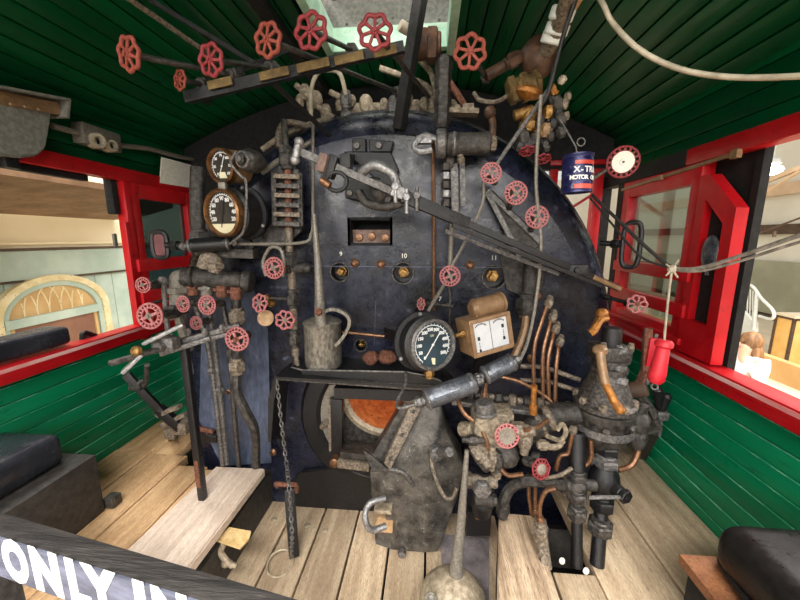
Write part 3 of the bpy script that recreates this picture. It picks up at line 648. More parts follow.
# left gauges
c=W(222,213,1.32); g,rt,up,w=gauge('steam_gauge','larger of the twin copper rimmed gauges, white block numerals over cream segment',c,V((-.30,-1,-.05)),rad(47,c),.13,'bezelbrass','black','dialbrown',['20','40','60','80','90','80','60','40','20'],205,-25,75,.23,True,True,'ink')
R=rad(47,c)
b=MB(); n=16; pts=[c-w*.0062+(rt*math.cos(a)+up*math.sin(a))*R*.85 for a in [R_(212+116*k/n) for k in range(n+1)]]; b.prism(pts,w*.001); obj('cream_segment',b,'dialcream',g)
b=MB(); b.box(c+up*R*1.05-w*.02,(.03,.02,.04),bev=.004); obj('clip',b,'conduit',g)
c=W(221,166,1.35); g,rt,up,w=gauge('air_gauge','smaller copper rimmed gauge above the larger one, needle pointing up',c,V((-.28,-1,-.1)),rad(34,c),.10,'bezelbrass','brown','dialbrown',['0','25','50','75','100','125','150'],225,-45,62,.2,False)
R=rad(34,c); b=MB(); b.box(c-up*R*.5-w*.006,(R*.5,.002,R*.35)); obj('cream_label',b,'dialcream',g)
t=thing('gauge_bracket_lamp','round grey bull nose lamp beside the smaller copper rimmed gauge','lamp',W(247,160,1.34))
b=MB(); c=W(245,160,1.33); a=V((-.25,-1,-.05)).normalized(); b.lathe(c,a,[(0,-.09),(.028,-.09),(.042,-.06),(.045,-.02),(.037,0),(.026,.01),(.017,.012),(.017,.025),(0,.025)],22); obj('lamp_body',b,'castiron',t)
b=MB(); b.ring(c+a*.013,a,.028,.005,20,6); b.cyl(c+a*.01,c+a*.035,.011); obj('cap',b,'dirtysteel',t)
b=MB(); b.tube([W(236,152,1.30),W(231,163,1.28),W(241,176,1.29),W(246,182,1.30),W(246,210,1.31),W(243,232,1.33),W(230,244,1.35)],.005,6); obj('cable',b,'dirtysteel',t)
b=MB(); b.tube([W(262,172,1.42),W(280,160,1.50),W(300,148,1.58),W(330,132,1.66)],.012,8); tag(obj('conduit_tube',b,'conduit'),'thin dusty pipe rising from bull nose lamp to boiler top','pipe')
# mounting column behind twin gauges
b=MB(); b.tube([W(198,168,1.52),W(197,200,1.50),W(199,240,1.47),W(204,256,1.45)],.03,10); b.union(W(200,238,1.47),(0,0,1),.045,.05); b.bar(W(200,252,1.46),W(256,254,1.46),.05,.04,bev=.005); b.bar(W(228,216,1.47),W(254,248,1.46),.02,.02)
tag(obj('gauge_column',b,'castiron'),'dusty pipe column standing behind the twin copper rimmed gauges','pipe')
# oval loop handles
def oval(label,c,rx,rz,ax,mt,to,pad=None):
    wr=.011
    t=thing('loop_handle',label,'handle',c); u,v,w=frame(ax); b=MB(); n=28; pts=[]
    up=V((0,0,1)); rt=up.cross(w).normalized()
    for i in range(n):
        a=2*PI*i/n; ca,sa=math.cos(a),math.sin(a); e=.55
        pts.append(c+rt*rx*math.copysign(abs(ca)**e,ca)+up*rz*math.copysign(abs(sa)**e,sa))
    b.loop(pts,.011,8); obj('loop',b,mt,t)
    if pad: b=MB(); b.prism(pts,w*.004); obj('panel',b,pad,t)
    b=MB(); b.cyl(c+(to-c).normalized()*rx*.9,to,.013); b.nut(c+(to-c)*.5,to-c,.022,.03); obj('stem',b,'black',t); return t
oval('black oval loop handle in front of the dusty front-corner glass beside the gauges',W(160,245,1.38),.031,.053,(.1,-1,0),'black',W(190,246,1.37),'winepanel')
oval('black oval loop handle beside the black corner post by the red panelled window',W(631,245,1.66),.034,.10,(-.75,-1,0),'black',W(600,243,1.75))
# water glass guard (ladder) and column
t=thing('water_glass','water glass guard like a rusty ladder between the twin gauges and long can spout','water glass',W(287,225,1.46))
b=MB()
for x in (274,300): b.bar(W(x,173,1.46),W(x+1,226,1.46),.012,.02)
b.box(W(287,199,1.50),(.12,.02,.24)); obj('guard_back',b,'castiron',t)
for k in range(6): b=MB(); y=176+k*9.5; b.bar(W(274,y,1.445),W(300,y+1,1.445),.012,.018,bev=.002); obj('rung',b,'iron' if k%2 else 'dusty',t)
b=MB(); b.cyl(W(288,168,1.48),W(289,228,1.48),.016,seg=12); obj('glass_tube',b,'rust',t)
b=MB(); b.union(W(287,160,1.48),(0,0,1),.035,.05); b.cyl(W(284,120,1.5),W(287,168,1.48),.014); b.nut(W(285,150,1.48),(0,0,1),.028,.03); obj('top_fitting',b,'castiron',t)
b=MB(); b.prism([W(258,245,1.5),W(272,222,1.5),W(303,224,1.5),W(300,232,1.5),W(280,250,1.5)],(0,.02,0)); obj('support_plate',b,'castiron',t)
t=thing('water_column','vertical gauge pipe with three tees below the ladder-like water glass','pipe',W(295,350,1.48))
b=MB(); b.cyl(W(289,228,1.48),W(290,262,1.48),.016); b.cyl(W(291,262,1.48),W(296,356,1.48),.018); b.tube([W(296,355,1.48),W(297,368,1.48),W(290,378,1.47)],.012,8); obj('standpipe',b,'dusty',t)
for x,y in ((291,263),(293,300),(295,340)): b=MB(); b.union(W(x,y,1.48),(0,0,1),.03,.045); b.nut(W(x,y-9,1.48),(0,0,1),.028,.02); obj('tee',b,'castiron',t)
b=MB(); b.cyl(W(268,298,1.46),W(292,299,1.48),.010); b.cyl(W(290,268,1.48),W(305,268,1.5),.024); b.ball(W(306,268,1.5),.026); b.union(W(284,269,1.46),(1,0,0),.026,.04); obj('cross_arm',b,'castiron',t)
b=MB(); b.lathe(W(266,318,1.44),(.1,-1,.2),[(0,0),(.036,0),(.036,.006),(0,.006)],20); o=obj('tag_plate',b,'tagtan',t)
# right water glass: stack of nuts behind the throttle bar
t=thing('gauge_glass_rack','upright grey bar with a stack of hex nuts behind the throttle lever','water glass',W(453,215,1.52))
b=MB(); b.bar(W(454,164,1.52),W(455,222,1.52),.05,.03,bev=.004); b.bar(W(462,162,1.5),W(463,206,1.5),.015,.02); obj('rack_bar',b,'dirtysteel',t)
for k in range(6): b=MB(); b.nut(W(446,167+k*9,1.5),(0,0,1),.021,.028); obj('nut',b,'steel' if k%2 else 'castiron',t)
b=MB(); b.cyl(W(452,222,1.53),W(450,268,1.53),.012); obj('lower_tube',b,'conduit',t)
b=MB(); b.union(W(450,160,1.51),(0,0,1),.03,.04); b.cyl(W(443,140,1.51),W(450,170,1.51),.02); obj('top_fitting',b,'castiron',t)
# small cylinder block at the top (whistle/feed cylinder)
t=thing('steam_cylinder','horizontal silver-banded cylinder on top edge of the backhead','cylinder',W(460,143,1.45))
b=MB(); b.cyl(W(446,144,1.45),W(490,144,1.45),.042,seg=20); obj('barrel',b,'castiron',t)
b=MB(); b.cyl(W(436,144,1.45),W(446,144,1.45),.055,seg=20); b.cyl(W(452,144,1.45),W(456,144,1.45),.046,seg=20); obj('flange',b,'dirtysteel',t)
b=MB(); b.tube([W(436,139,1.45),W(424,136,1.44),W(414,146,1.43),W(420,152,1.42),W(432,150,1.42)],.012,8); b.box(W(424,140,1.45),(.06,.03,.03),bev=.005); obj('lever_link',b,'steel',t)
b=MB(); b.cyl(W(460,152,1.45),W(461,162,1.45),.012); b.ball(W(461,160,1.44),.016); obj('drain',b,'dusty',t)
b=MB(); b.nut(W(492,144,1.45),(1,0,0),.03,.03); obj('end_nut',b,'dusty',t)
# ================================================================== THROTTLE
t=thing('throttle_lever','long steel throttle lever running diagonally across the boiler','lever',W(450,210,1.40))
A,B=W(300,152,1.16),W(618,288,1.50)
def ob(x): return onbar(A,B,x)
DB=(B-A).normalized()
b=MB(); b.bar(A,ob(404),.013,.025,bev=.003); obj('handle_bar',b,'dirtysteel',t)
b=MB(); b.bar(ob(402),ob(468),.026,.044,bev=.004); obj('main_bar',b,'black',t)
b=MB(); b.bar(ob(466),B,.016,.026,bev=.003); b.bar(ob(452)+V((0,-.02,-.03)),ob(600)+V((0,-.015,-.022)),.012,.014); obj('reach_bars',b,'black',t)
b=MB(); b.bar(ob(445)+V((0,.01,-.06)),ob(560)+V((0,.01,-.045)),.010,.014); obj('latch_rod',b,'iron',t)
b=MB(); b.cyl(W(299,142,1.15),W(295,160,1.15),.012); b.ball(W(299,142,1.15),.016,10); b.ball(W(295,160,1.15),.016,10); obj('cross_grip',b,'steel',t)
q=ob(334); b=MB(); b.box(q+V((-.01,.01,.0)),(.035,.05,.075),Matrix.Rotation(.35,3,'Y'),bev=.01); b.box(q+V((.035,.03,.02)),(.04,.05,.05),bev=.01); b.loop([q+V((.01+.035*math.cos(a),-.01,-.05+.03*math.sin(a))) for a in [2*PI*k/16 for k in range(16)]],.007,6); obj('clamp',b,'black',t)
b=MB(); b.cyl(q+V((-.04,-.02,-.045)),q+V((-.01,-.02,-.065)),.013); obj('clamp_pin',b,'copper',t)
b=MB(); b.box(q+V((-.032,-.015,.008)),(.03,.04,.06),Matrix.Rotation(.3,3,'Y'),bev=.008); obj('clamp_face',b,'recess',t)
b=MB(); q=ob(372); b.tube([q+V((-.05,.06,.045)),q+V((0,.04,.065)),q+V((.06,.05,.04)),q+V((.085,.06,-.01))],.018,10); obj('fulcrum',b,'steel',t)
b=MB(); b.tube([q+V((-.06,.07,-.02)),q+V((-.03,.06,-.06)),q+V((.04,.06,-.075)),q+V((.1,.07,-.06))],.016,10); b.ball(q+V((.02,.04,-.03)),.028,12); obj('fulcrum_base',b,'castiron',t)
for px,dm,dz in ((396,'steel',.02),(407,'steel',.0),(417,'dirtysteel',.02)): b=MB(); q=ob(px)+V((0,-.02,dz)); b.nut(q,(0,1,0),.014,.02); b.cyl(q+V((0,0,.028)),q+V((0,0,-.055)),.007); obj('bolt',b,dm,t)
q=ob(400); b=MB(); b.bar(q-DB*.03+V((0,-.012,.005)),q+DB*.015+V((0,-.012,.005)),.02,.04,bev=.004); obj('polished_block',b,'steel',t)
b=MB(); q=ob(575); b.box(q,(.09,.03,.04),bev=.006); b.nut(q+V((0,-.02,0)),(0,1,0),.012,.012); obj('end_clevis',b,'black',t)
b=MB(); b.cyl(ob(592),B+DB*.01,.013); obj('rod_end',b,'brown',t)
b=MB(); b.bar(ob(334),W(352,158,1.57),.03,.03); b.bar(ob(375)+V((0,.04,0)),W(374,182,1.56),.04,.04); obj('fulcrum_bracket',b,'black',t)
# ================================================================== VALVES
def valve(label,px,py,Y,d,ax,style='slot',m='wheelpink',hub='greyhub',stem=.07,to=None,cat='valve',name='hand_valve',group=None,roll=0,body='castiron',bs=.72):
    c=W(px,py,Y); R=rad(d,c); ax=V(ax).normalized(); e=c-ax*stem
    t=thing(name,label,cat,e,group); wheel(t,c,ax,R,style,m,hub,roll)
    b=MB(); b.cyl(c+ax*R*.1,e,.006*bs); obj('stem',b,'dirtysteel',t)
    b=MB(); b.nut(e+ax*.012*bs,ax,.019*bs,.018*bs); b.lathe(e,-ax,[(0,0),(.016*bs,0),(.022*bs,.012*bs),(.026*bs,.028*bs),(.02*bs,.045*bs),(0,.05*bs)],14); obj('bonnet',b,body,t)
    if to is not None:
        b=MB(); s=e-ax*.03*bs; b.tube([s]+[V(q) for q in to],.011*bs,8); b.union(V(to[-1]),V(to[-1])-s,.02*bs,.03*bs); obj('pipe',b,body,t)
    return t
f=(0,-1,0)
valve('topmost of three pink toothed wheels stepping down right of the silver cylinder',491,173,1.38,21,(-.1,-1,.05),to=[W(494,182,1.52)],stem=.06)
valve('middle of three pink toothed wheels stepping down right of the silver cylinder',516,193,1.40,23,(.05,-1,-.1),roll=.3,to=[W(509,207,1.55)],stem=.06)
valve('lowest of three pink toothed wheels stepping down right of the silver cylinder',537,217,1.42,23,(-.05,-1,.1),roll=.7,to=[W(531,229,1.55)],stem=.06)
valve('red toothed wheel between the two washout plugs, above the black pressure gauge',450,276,1.42,21,(.05,-1,.1),m='wheelpink',to=[W(450,300,1.48),W(450,330,1.5)],stem=.05)
valve('tiny pink wheel seen edge-on above the black pressure gauge',421,304,1.44,13,(-.8,-.6,.1),'lobe',to=[W(449,306,1.48)],stem=.04)
valve('pink wheel with a brass elbow under the pale wire loop left of the can spout',274,268,1.36,22,(-.1,-1,.1),m='wheelpink',to=[W(284,269,1.46)],stem=.05,body='copper')
valve('lobed pink wheel on a brass stem above the oval tag plate',260,303,1.38,19,(-.3,-1,.2),'lobe',to=[W(268,298,1.46)],stem=.05,body='brass')
valve('lobed pink wheel right of the oval tag plate, left of the tin can',285,320,1.40,20,(.1,-1,.05),'lobe',to=[W(294,322,1.48)],stem=.04)
valve('pink toothed wheel under the elbow end of the grey manifold',183,304,1.26,17,(-.2,-1,.1),to=[W(196,304,1.38)],stem=.05)
valve('pink toothed wheel in the middle under the grey manifold',207,305,1.28,20,(-.1,-1,.1),roll=.4,to=[W(222,304,1.38)],stem=.05)
valve('largest pale toothed wheel, standing above the forked steel lever handles by the red sill',150,316,1.18,27,(.05,-1,.1),m='wheelpink',to=[W(172,312,1.30)],stem=.07)
valve('small pink toothed wheel on a side arm in front of the red window rails',143,285,1.26,16,(.05,-1,.1),to=[W(160,283,1.34)],stem=.05)
valve('small pink wheel low behind the forked reversing lever',196,323,1.34,14,(-.1,-1,.1),to=[W(205,322,1.42)],stem=.04)
valve('pink toothed wheel on the rusty upright pipe left of the shelf bracket',237,339,1.30,25,(0,-1,.05),m='wheelpink',hub='rust',to=[W(238,338,1.42)],stem=.06)
valve('pink slotted wheel with pale hub on the dusty starter block',507,436,1.14,25,(.1,-1,.25),'dish',m='wheelpink',hub='greyhub',to=[W(512,446,1.24)],stem=.05)
valve('red conical wheel above the bent black hose',541,469,1.10,21,(.35,-1,.3),'cone',m='wheelred',to=[W(535,456,1.2)],stem=.06)
valve('grey-pink flower shaped wheel in front of the red window rails',637,304,1.42,19,(-.2,-1,.15),'lobe',m='wheelpink',hub='rust',to=[W(606,297,1.60)],stem=.08,body='black')
valve('white dished wheel with a red slotted rim beside the hanging blue can',623,162,1.38,31,(-.15,-1,-.15),'dish',m='wheelred',hub='paper',to=[W(580,187,1.52)],stem=.05,body='dirtysteel')
# overhead manifold wheels on long rods
def over(label,px,py,Y,d,ax,end,roll=0,m='wheelred',mid=None):
    c=W(px,py,Y); R=rad(d,c); e=V(end); t=thing('overhead_valve',label,'valve',c,None)
    wheel(t,c,ax,R,'lobe',m,m,roll); b=MB(); b.cyl(c,e,.0085,seg=10); obj('rod',b,'castiron',t)
    b=MB(); b.union(e,e-c,.026,.04); obj('universal_joint',b,'castiron',t); return t
over('outermost rusty lobed wheel of the overhead row, alone against the green boards',129,54,.98,33,(-.32,-1,-.12),W(236,76,1.30),m='wheelrust')
over('small dark lobed wheel tucked under the roof at the end of the plate rack',180,80,1.12,20,(-.45,-1,0),W(205,85,1.25),m='wheelrust')
over('red lobed wheel above the outermost brass plate of the rack',211,60,1.02,31,(-.25,-1,-.1),W(272,68,1.35),roll=.3)
over('red lobed wheel above the second brass plate of the rack',268,40,1.04,33,(-.3,-1,-.05),W(398,92,1.85),roll=.1,m='wheelrust')
over('red lobed wheel in front of the roof hatch corner above the third brass plate',311,31,1.04,36,(-.15,-1,0),W(352,50,1.5),roll=.5)
over('red lobed wheel in front of the riveted hatch coaming',375,32,1.04,35,(.02,-1,0),W(430,98,1.85),roll=.2)
over('red lobed wheel alone against the dark roof between hatch and wooden roof board',470,52,1.10,33,(.0,-1,-.1),W(486,78,1.75),roll=.6,m='wheelrust')
t=thing('plate_rack','dark rack bar with brass name plates under the overhead wheels','rack bar',W(290,72,1.2))
A,B=W(186,98,1.18),W(404,47,1.18)
b=MB(); b.bar(A,W(345,60,1.18),.02,.034); b.bar(W(340,61,1.18),B,.02,.03); obj('bar',b,'black',t)
for px,py,d in ((220,83,26),(274,73.5,31),(313,65,34),(349,58,30),(385,51,24)):
    q=W(px,py,1.16); L=rad(d,q)*2; x=(B-A).normalized(); b=MB(); b.bar(q-x*L/2,q+x*L/2,.006,.026,bev=.002); o=obj('name_plate',b,'dullbrass',t)
b=MB(); b.prism([W(182,98,1.2),W(212,92,1.2),W(205,104,1.2),W(196,98,1.2)],(0,.02,0)); obj('end_bracket',b,'black',t)
for (x,y),(x2,y2) in (((270,80),(345,150)),((240,70),(292,48)),((150,0),(262,68))):
    b=MB(); b.bar(W(x,y,1.22),W(x2,y2,1.75 if y2>100 else 1.5 if y2<50 else 1.3),.014,.014); obj('stay_rod',b,'flatblack',t)
# ================================================================== LEFT PIPEWORK
t=thing('pipe_manifold','fat grey horizontal pipe manifold with flanged ports left of the boiler','manifold',W(215,282,1.40))
b=MB(); b.cyl(W(182,277,1.40),W(246,281,1.46),.040,seg=18); b.cyl(W(243,281,1.455),W(252,282,1.46),.05,seg=18); b.cyl(W(190,277,1.40),W(194,277,1.405),.046,seg=18); obj('header',b,'castiron',t)
b=MB(); b.tube([W(188,277,1.40),W(179,278,1.395),W(178,286,1.395),W(178,300,1.395)],.034,10); b.union(W(178,290,1.395),(0,0,1),.042,.03); obj('elbow',b,'conduit',t)
for x,y in ((193,291),(207,292),(222,293),(236,295)): b=MB(); b.cyl(W(x,y-8,1.42),W(x,y+4,1.42),.024); b.box(W(x,y-4,1.42),(.055,.05,.014),bev=.004); obj('port_flange',b,'rust' if x!=207 else 'conduit',t)
b=MB(); b.tube([W(215,272,1.42),W(216,262,1.42),W(208,256,1.42),W(203,268,1.41)],.028,10); b.union(W(216,266,1.42),(0,0,1),.036,.025); obj('riser_elbow',b,'dusty',t)
b=MB(); b.prism([W(199,272,1.45),W(203,252,1.45),W(212,252,1.45),W(212,272,1.45)],(0,.03,0)); obj('riser_web',b,'cream',t)
def pipe(label,pts,r,m,fit=(),n=6,name='pipe',seg=8,cat='pipe',grp=None,fm=None,fr=1.7):
    q=[V(p) for p in pts]; t=thing(name,label,cat,q[-1],grp); b=MB(); b.tube(q,r,seg,n); obj('tube',b,m,t)
    for f,ax in fit: b=MB(); b.union(V(f),ax,r*fr,r*2.2); obj('coupling',b,fm or m,t)
    return t
Z1=(0,0,1)
pipe('rusty upright pipe below the manifold carrying a toothed wheel',[W(236,298,1.43),W(237,330,1.43),W(237,365,1.42),W(237,392,1.41),W(246,412,1.42),W(255,432,1.45),W(256,466,1.48)],.022,'castiron',[(W(237,366,1.42),Z1),(W(237,316,1.43),Z1)],fm='dusty')
pipe('first thin upright pipe right of the tall floor levers',[W(193,300,1.45),W(208,345,1.45),W(217,410,1.45),W(223,465,1.47)],.012,'dirtysteel',[(W(212,370,1.45),Z1)])
pipe('second thin upright pipe right of the tall floor levers',[W(207,300,1.45),W(214,340,1.45),W(222,410,1.46),W(227,464,1.48)],.012,'dirtysteel',[(W(220,390,1.455),Z1)])
pipe('third upright pipe, closest to the bent rusty pipe',[W(222,300,1.46),W(230,345,1.46),W(234,410,1.47),W(239,466,1.5)],.013,'iron',[(W(231,352,1.46),Z1)])
pipe('upright pipe under the manifold elbow behind the small pink wheels',[W(178,300,1.395),W(180,322,1.40),W(190,350,1.42)],.02,'conduit',[(W(178,303,1.395),Z1)])
pipe('thin upright pipe rising in front of the red window rails with an elbow',[W(159,284,1.34),W(163,279,1.35),W(165,300,1.36),W(168,332,1.36)],.011,'dirtysteel',[(W(163,281,1.35),Z1)])
pipe('stout fitting arm behind the largest pale wheel',[W(160,314,1.28),W(178,312,1.36),W(188,310,1.40)],.018,'iron',[(W(172,312,1.33),(1,0,0))])
pipe('pale bent wire tube from the lamp tube to the roof past the ladder guard',[W(232,244,1.42),W(300,243,1.46),W(311,234,1.47),W(313,215,1.48),W(313,120,1.60)],.007,'conduit',n=4)
pipe('pale round wire loop above the wheel with the brass elbow',[W(266,276,1.40),W(263,262,1.40),W(270,248,1.40),W(280,249,1.40),W(284,262,1.40),W(283,276,1.42)],.007,'conduit')
pipe('tall thin reddish pipe in front of the silver cylinder running down the boiler face',[W(433,140,1.52),W(434,230,1.55),W(434,310,1.56)],.008,'copper',n=1)
pipe('long grey tube from the brass cluster to the lamp under the twin scale box',[W(541,95,1.38),W(536,180,1.42),W(541,245,1.42),W(536,300,1.40),W(528,340,1.34),W(519,362,1.28)],.007,'conduit')
pipe('slanted control rod from brass cluster to the top pink toothed wheel',[W(548,90,1.42),W(496,165,1.42)],.008,'dirtysteel',n=1)
pipe('slanted rod from top pink wheel down past the throttle to the tiny edge-on wheel',[W(484,182,1.45),W(482,205,1.46),W(466,240,1.48),W(452,266,1.49)],.007,'conduit')
pipe('straight grey rod between the red wheel and the pressure gauge rim',[W(447,280,1.44),W(428,311,1.36)],.007,'conduit',n=1)
pipe('horizontal pink painted pipe above the rusty lumps on the shelf',[W(342,332,1.56),W(400,338,1.56)],.008,'copper',n=1)
pipe('wide grey pipe with a union right of the twin scale box',[W(529,285,1.54),W(526,305,1.50),W(524,330,1.46),W(512,360,1.42),W(500,372,1.42)],.016,'brown',[(W(526,303,1.50),Z1)],fr=1.8)
t=thing('cylinder_fitting','dusty upright tube with a large union below the triangular stay plate','fitting',W(525,310,1.5))
b=MB(); b.cyl(W(531,262,1.54),W(528,300,1.51),.03); b.union(W(526,306,1.50),Z1,.045,.07); obj('union',b,'castiron',t)
# four copper pipes with brass nuts, right of the gauge box
for i,(a,bq,cq,lab) in enumerate((((547,306),(534,350),(534,398),'first'),((551,320),(543,355),(543,398),'second'),((554,332),(548,362),(549,400),'third'),((558,345),(556,370),(555,402),'fourth'))):
    T=thing('copper_pipe',lab+' of four slim copper pipes with brass nuts, counted from the twin scale box','pipe',W(*cq,1.36))
    b=MB(); b.tube([W(*a,1.40),W((a[0]+bq[0])/2+1,(a[1]+bq[1])/2-6,1.40),W(*bq,1.38),W(*cq,1.36)],.0085,8); obj('tube',b,'copper',T)
    b=MB(); x=W(a[0]+2,a[1]-3,1.41); b.union(x,V((.25,0,1)),.017,.026); b.cyl(x,W(a[0]+3,a[1]-9,1.44),.013); obj('nut',b,'dusty',T)
pipe('copper tube curving down from the lamp under the black pressure gauge',[W(457,398,1.26),W(464,413,1.22),W(478,425,1.2),W(486,440,1.18),W(488,452,1.17)],.0082,'copper')
pipe('copper tube bending below the second lamp onto the dusty starter block',[W(486,383,1.3),W(485,402,1.28),W(494,412,1.24),W(508,418,1.22)],.0082,'copper')
pipe('long thin tube sweeping from under the twin scale box to the large drum valve',[W(498,376,1.36),W(520,382,1.36),W(545,396,1.36),W(556,408,1.34)],.008,'copper')
pipe('pale pipe running from the four copper pipes into the large drum valve',[W(520,366,1.42),W(545,368,1.42),W(580,380,1.40)],.010,'dusty')
pipe('second pale pipe, lower, running into the large drum valve',[W(520,380,1.42),W(548,382,1.42),W(582,392,1.40)],.010,'dusty')
# bench strip with fittings
t=thing('oil_manifold','long dusty strip of fittings across the gear right of the fire hole','manifold',W(505,408,1.36))
b=MB(); b.bar(W(452,398,1.38),W(572,414,1.34),.09,.02,bev=.003); obj('strip',b,'dirtysteel',t)
for k,x in enumerate(range(470,570,14)):
    y=398+(x-452)*.133; q=W(x,y-3,1.36); b=MB(); b.union(q+V((0,0,.01)),Z1,.02,.03); b.nut(q+V((.03,0,.012)),(1,0,0),.014,.02); obj('fitting',b,'dusty' if k%2 else 'castiron',t)
b=MB(); b.cyl(W(533,406,1.22),W(534,386,1.22),.010); b.cyl(W(534,388,1.22),W(534,385,1.22),.012); b.cyl(W(533,414,1.22),W(533,405,1.22),.015); obj('brass_spout',b,'orangebrass',t)
# starter block cluster
t=thing('starter_valve','dusty cream valve block with round grey cap beside the chute','valve block',W(490,450,1.22))
b=MB(); b.box(W(489,425,1.25),(.13,.13,.12),bev=.015); b.box(W(498,412,1.26),(.1,.1,.03),bev=.008); b.cyl(W(474,430,1.22),W(462,429,1.26),.03); obj('block',b,'cream',t)
b=MB(); b.cyl(W(485,413,1.21),W(484,402,1.21),.035,seg=18); b.cyl(W(485,414,1.21),W(485,411,1.21),.042,seg=18); obj('cap',b,'dirtysteel',t)
b=MB(); b.cyl(W(500,446,1.24),W(480,466,1.22),.036); b.lathe(W(505,452,1.22),(.3,-.4,-1),[(0,-.03),(.04,-.03),(.05,.0),(.045,.03),(.03,.05),(0,.05)],18); obj('lower_body',b,'castiron',t)
for x,y,a,r in ((479,452,(1,-1,-1),.03),(492,458,(0,0,1),.024),(473,440,(1,0,0),.02),(498,462,(0,0,1),.02),(518,430,(1,-.4,.2),.03),(525,440,(0,0,1),.028)):
    b=MB(); b.union(W(x,y,1.17),a,r,r*1.5); b.cyl(W(x,y,1.17)-V(a).normalized()*r*2,W(x,y,1.17)+V(a).normalized()*r*2,r*.55); obj('fitting',b,'dusty' if r>.022 else 'castiron',t)
t=thing('check_valve','black stacked check valve left of the bent hose','valve',W(483,520,1.22))
b=MB(); b.lathe(W(482,500,1.22),Z1,[(0,-.06),(.035,-.06),(.038,-.03),(.045,-.02),(.045,.0),(.034,.02),(.036,.05),(.046,.055),(.046,.075),(.03,.085),(.028,.13),(0,.13)],18); obj('body',b,'black',t)
b=MB(); b.cyl(W(482,490,1.22),W(482,488,1.10),.028); b.nut(W(482,489,1.09),(0,1,0),.032,.03); obj('cap_nut',b,'dirtysteel',t)
b=MB(); b.cyl(W(470,480,1.2),W(497,482,1.2),.024); b.nut(W(468,480,1.2),(1,0,0),.03,.03); b.union(W(497,470,1.2),Z1,.022,.04); obj('side_fitting',b,'dusty',t)
b=MB(); b.cyl(W(474,499,1.2),W(493,500,1.2),.026); b.nut(W(494,500,1.2),(1,0,0),.022,.02); obj('base_fitting',b,'castiron',t)
b=MB(); b.prism([W(468,512,1.25),W(492,510,1.25),W(490,536,1.35),W(466,536,1.35)],(0,.03,0)); obj('foot_plate',b,'black',t)
b=MB(); b.cyl(W(478,516,1.24),W(478,516,1.20),.013); obj('foot_bolt',b,'brass',t)
# bent hose
pipe('fat black bent hose arching over the short stained board',[W(503,514,1.24),W(504,500,1.24),W(511,487,1.24),W(525,481,1.22),W(545,482,1.2),W(566,485,1.16)],.022,'castiron',[(W(503,509,1.24),Z1)],fr=1.25)
# copper bundle below
for i,(pts,lab) in enumerate((([(508,500),(509,488)],'x'),)): pass
pipe('leftmost copper drain pipe dropping behind the red conical wheel',[W(529,474,1.26),W(529,495,1.26),W(532,515,1.25)],.0082,'copper')
pipe('copper drain pipe dropping directly below the red conical wheel',[W(536,480,1.24),W(535,500,1.24),W(537,520,1.22)],.0082,'copper',[(W(535,512,1.23),Z1)])
pipe('copper pipe curling from the black cross fitting down into the deck slot',[W(555,488,1.15),W(545,492,1.15),W(540,505,1.15),W(540,522,1.14)],.0082,'copper',[(W(540,520,1.14),Z1)],fr=2)
pipe('grey sleeve with couplings standing at the deck slot edge',[W(540,520,1.14),W(542,540,1.13),W(546,568,1.09)],.022,'dusty',[(W(540,531,1.135),Z1)],fr=1.3)
pipe('cream looped tube in front of the black upright pipes',[W(547,436,1.16),W(560,440,1.12),W(566,432,1.12),W(562,424,1.12),W(557,430,1.12)],.008,'cream')
pipe('second cream tube below the loop joining a hex coupling',[W(540,445,1.16),W(556,447,1.14),W(563,440,1.14)],.011,'cream',[(W(543,445,1.15),(1,0,0))])
pipe('copper pipe with a pale coupling left of the black upright pipes',[W(573,428,1.22),W(571,440,1.22),W(568,453,1.22),W(560,456,1.22),W(556,470,1.22)],.0082,'copper',[(W(573,430,1.22),Z1)],fr=1.9,fm='dusty')
pipe('copper U bend between the two black upright pipes',[W(591,440,1.22),W(591,458,1.22),W(584,466,1.22),W(578,464,1.22)],.0082,'copper')
pipe('copper tube curling low in front of the conical wheel',[W(498,466,1.18),W(508,475,1.17),W(523,474,1.17)],.0082,'copper')
pipe('thin copper tube joining the conical wheel to the black cross fitting',[W(545,478,1.16),W(560,475,1.14),W(572,468,1.14)],.007,'dusty')
pipe('pale copper tube across the top of the slotted wheel',[W(524,430,1.14),W(536,428,1.16),W(548,420,1.2)],.0082,'copper')
t=thing('elbow_fitting','banded grey elbow feeding the large drum valve','fitting',W(552,422,1.3))
b=MB(); b.tube([W(526,434,1.24),W(540,424,1.26),W(556,414,1.28),W(580,414,1.3)],.042,12); obj('elbow',b,'castiron',t)
for x,y in ((540,424),(549,418)): b=MB(); b.cyl(W(x,y,1.265)-V((.012,0,.006)),W(x,y,1.265)+V((.012,0,.006)),.048,seg=18); obj('band',b,'dusty',t)
# large brake drum valve
t=thing('brake_valve','large dusty drum shaped brake valve with orange brass handle','brake valve',W(602,440,1.28))
c0=W(600,440,1.30); top=W(598,338,1.30); H=(top.z-c0.z); K=rad(55,W(600,405,1.30))
b=MB(); b.lathe(V((c0.x,c0.y,c0.z)),Z1,[(0,-.02),(K*.55,-.02),(K*.75,H*.03),(K*.95,H*.10),(K*.97,H*.26),(K*1.0,H*.27),(K*1.0,H*.34),(K*.9,H*.345),(K*.9,H*.36)],32); obj('drum',b,'castiron',t)
b=MB(); b.lathe(c0,Z1,[(K*.99,H*.13),(K*1.03,H*.13),(K*1.03,H*.20),(K*.99,H*.20)],32); obj('drum_band',b,'dirtysteel',t)
b=MB(); b.lathe(c0,Z1,[(K*1.02,H*.36),(K*1.02,H*.40),(K*.9,H*.42),(K*.78,H*.52),(K*.62,H*.62),(K*.55,H*.70),(0,H*.70)],32); obj('bonnet',b,'iron',t)
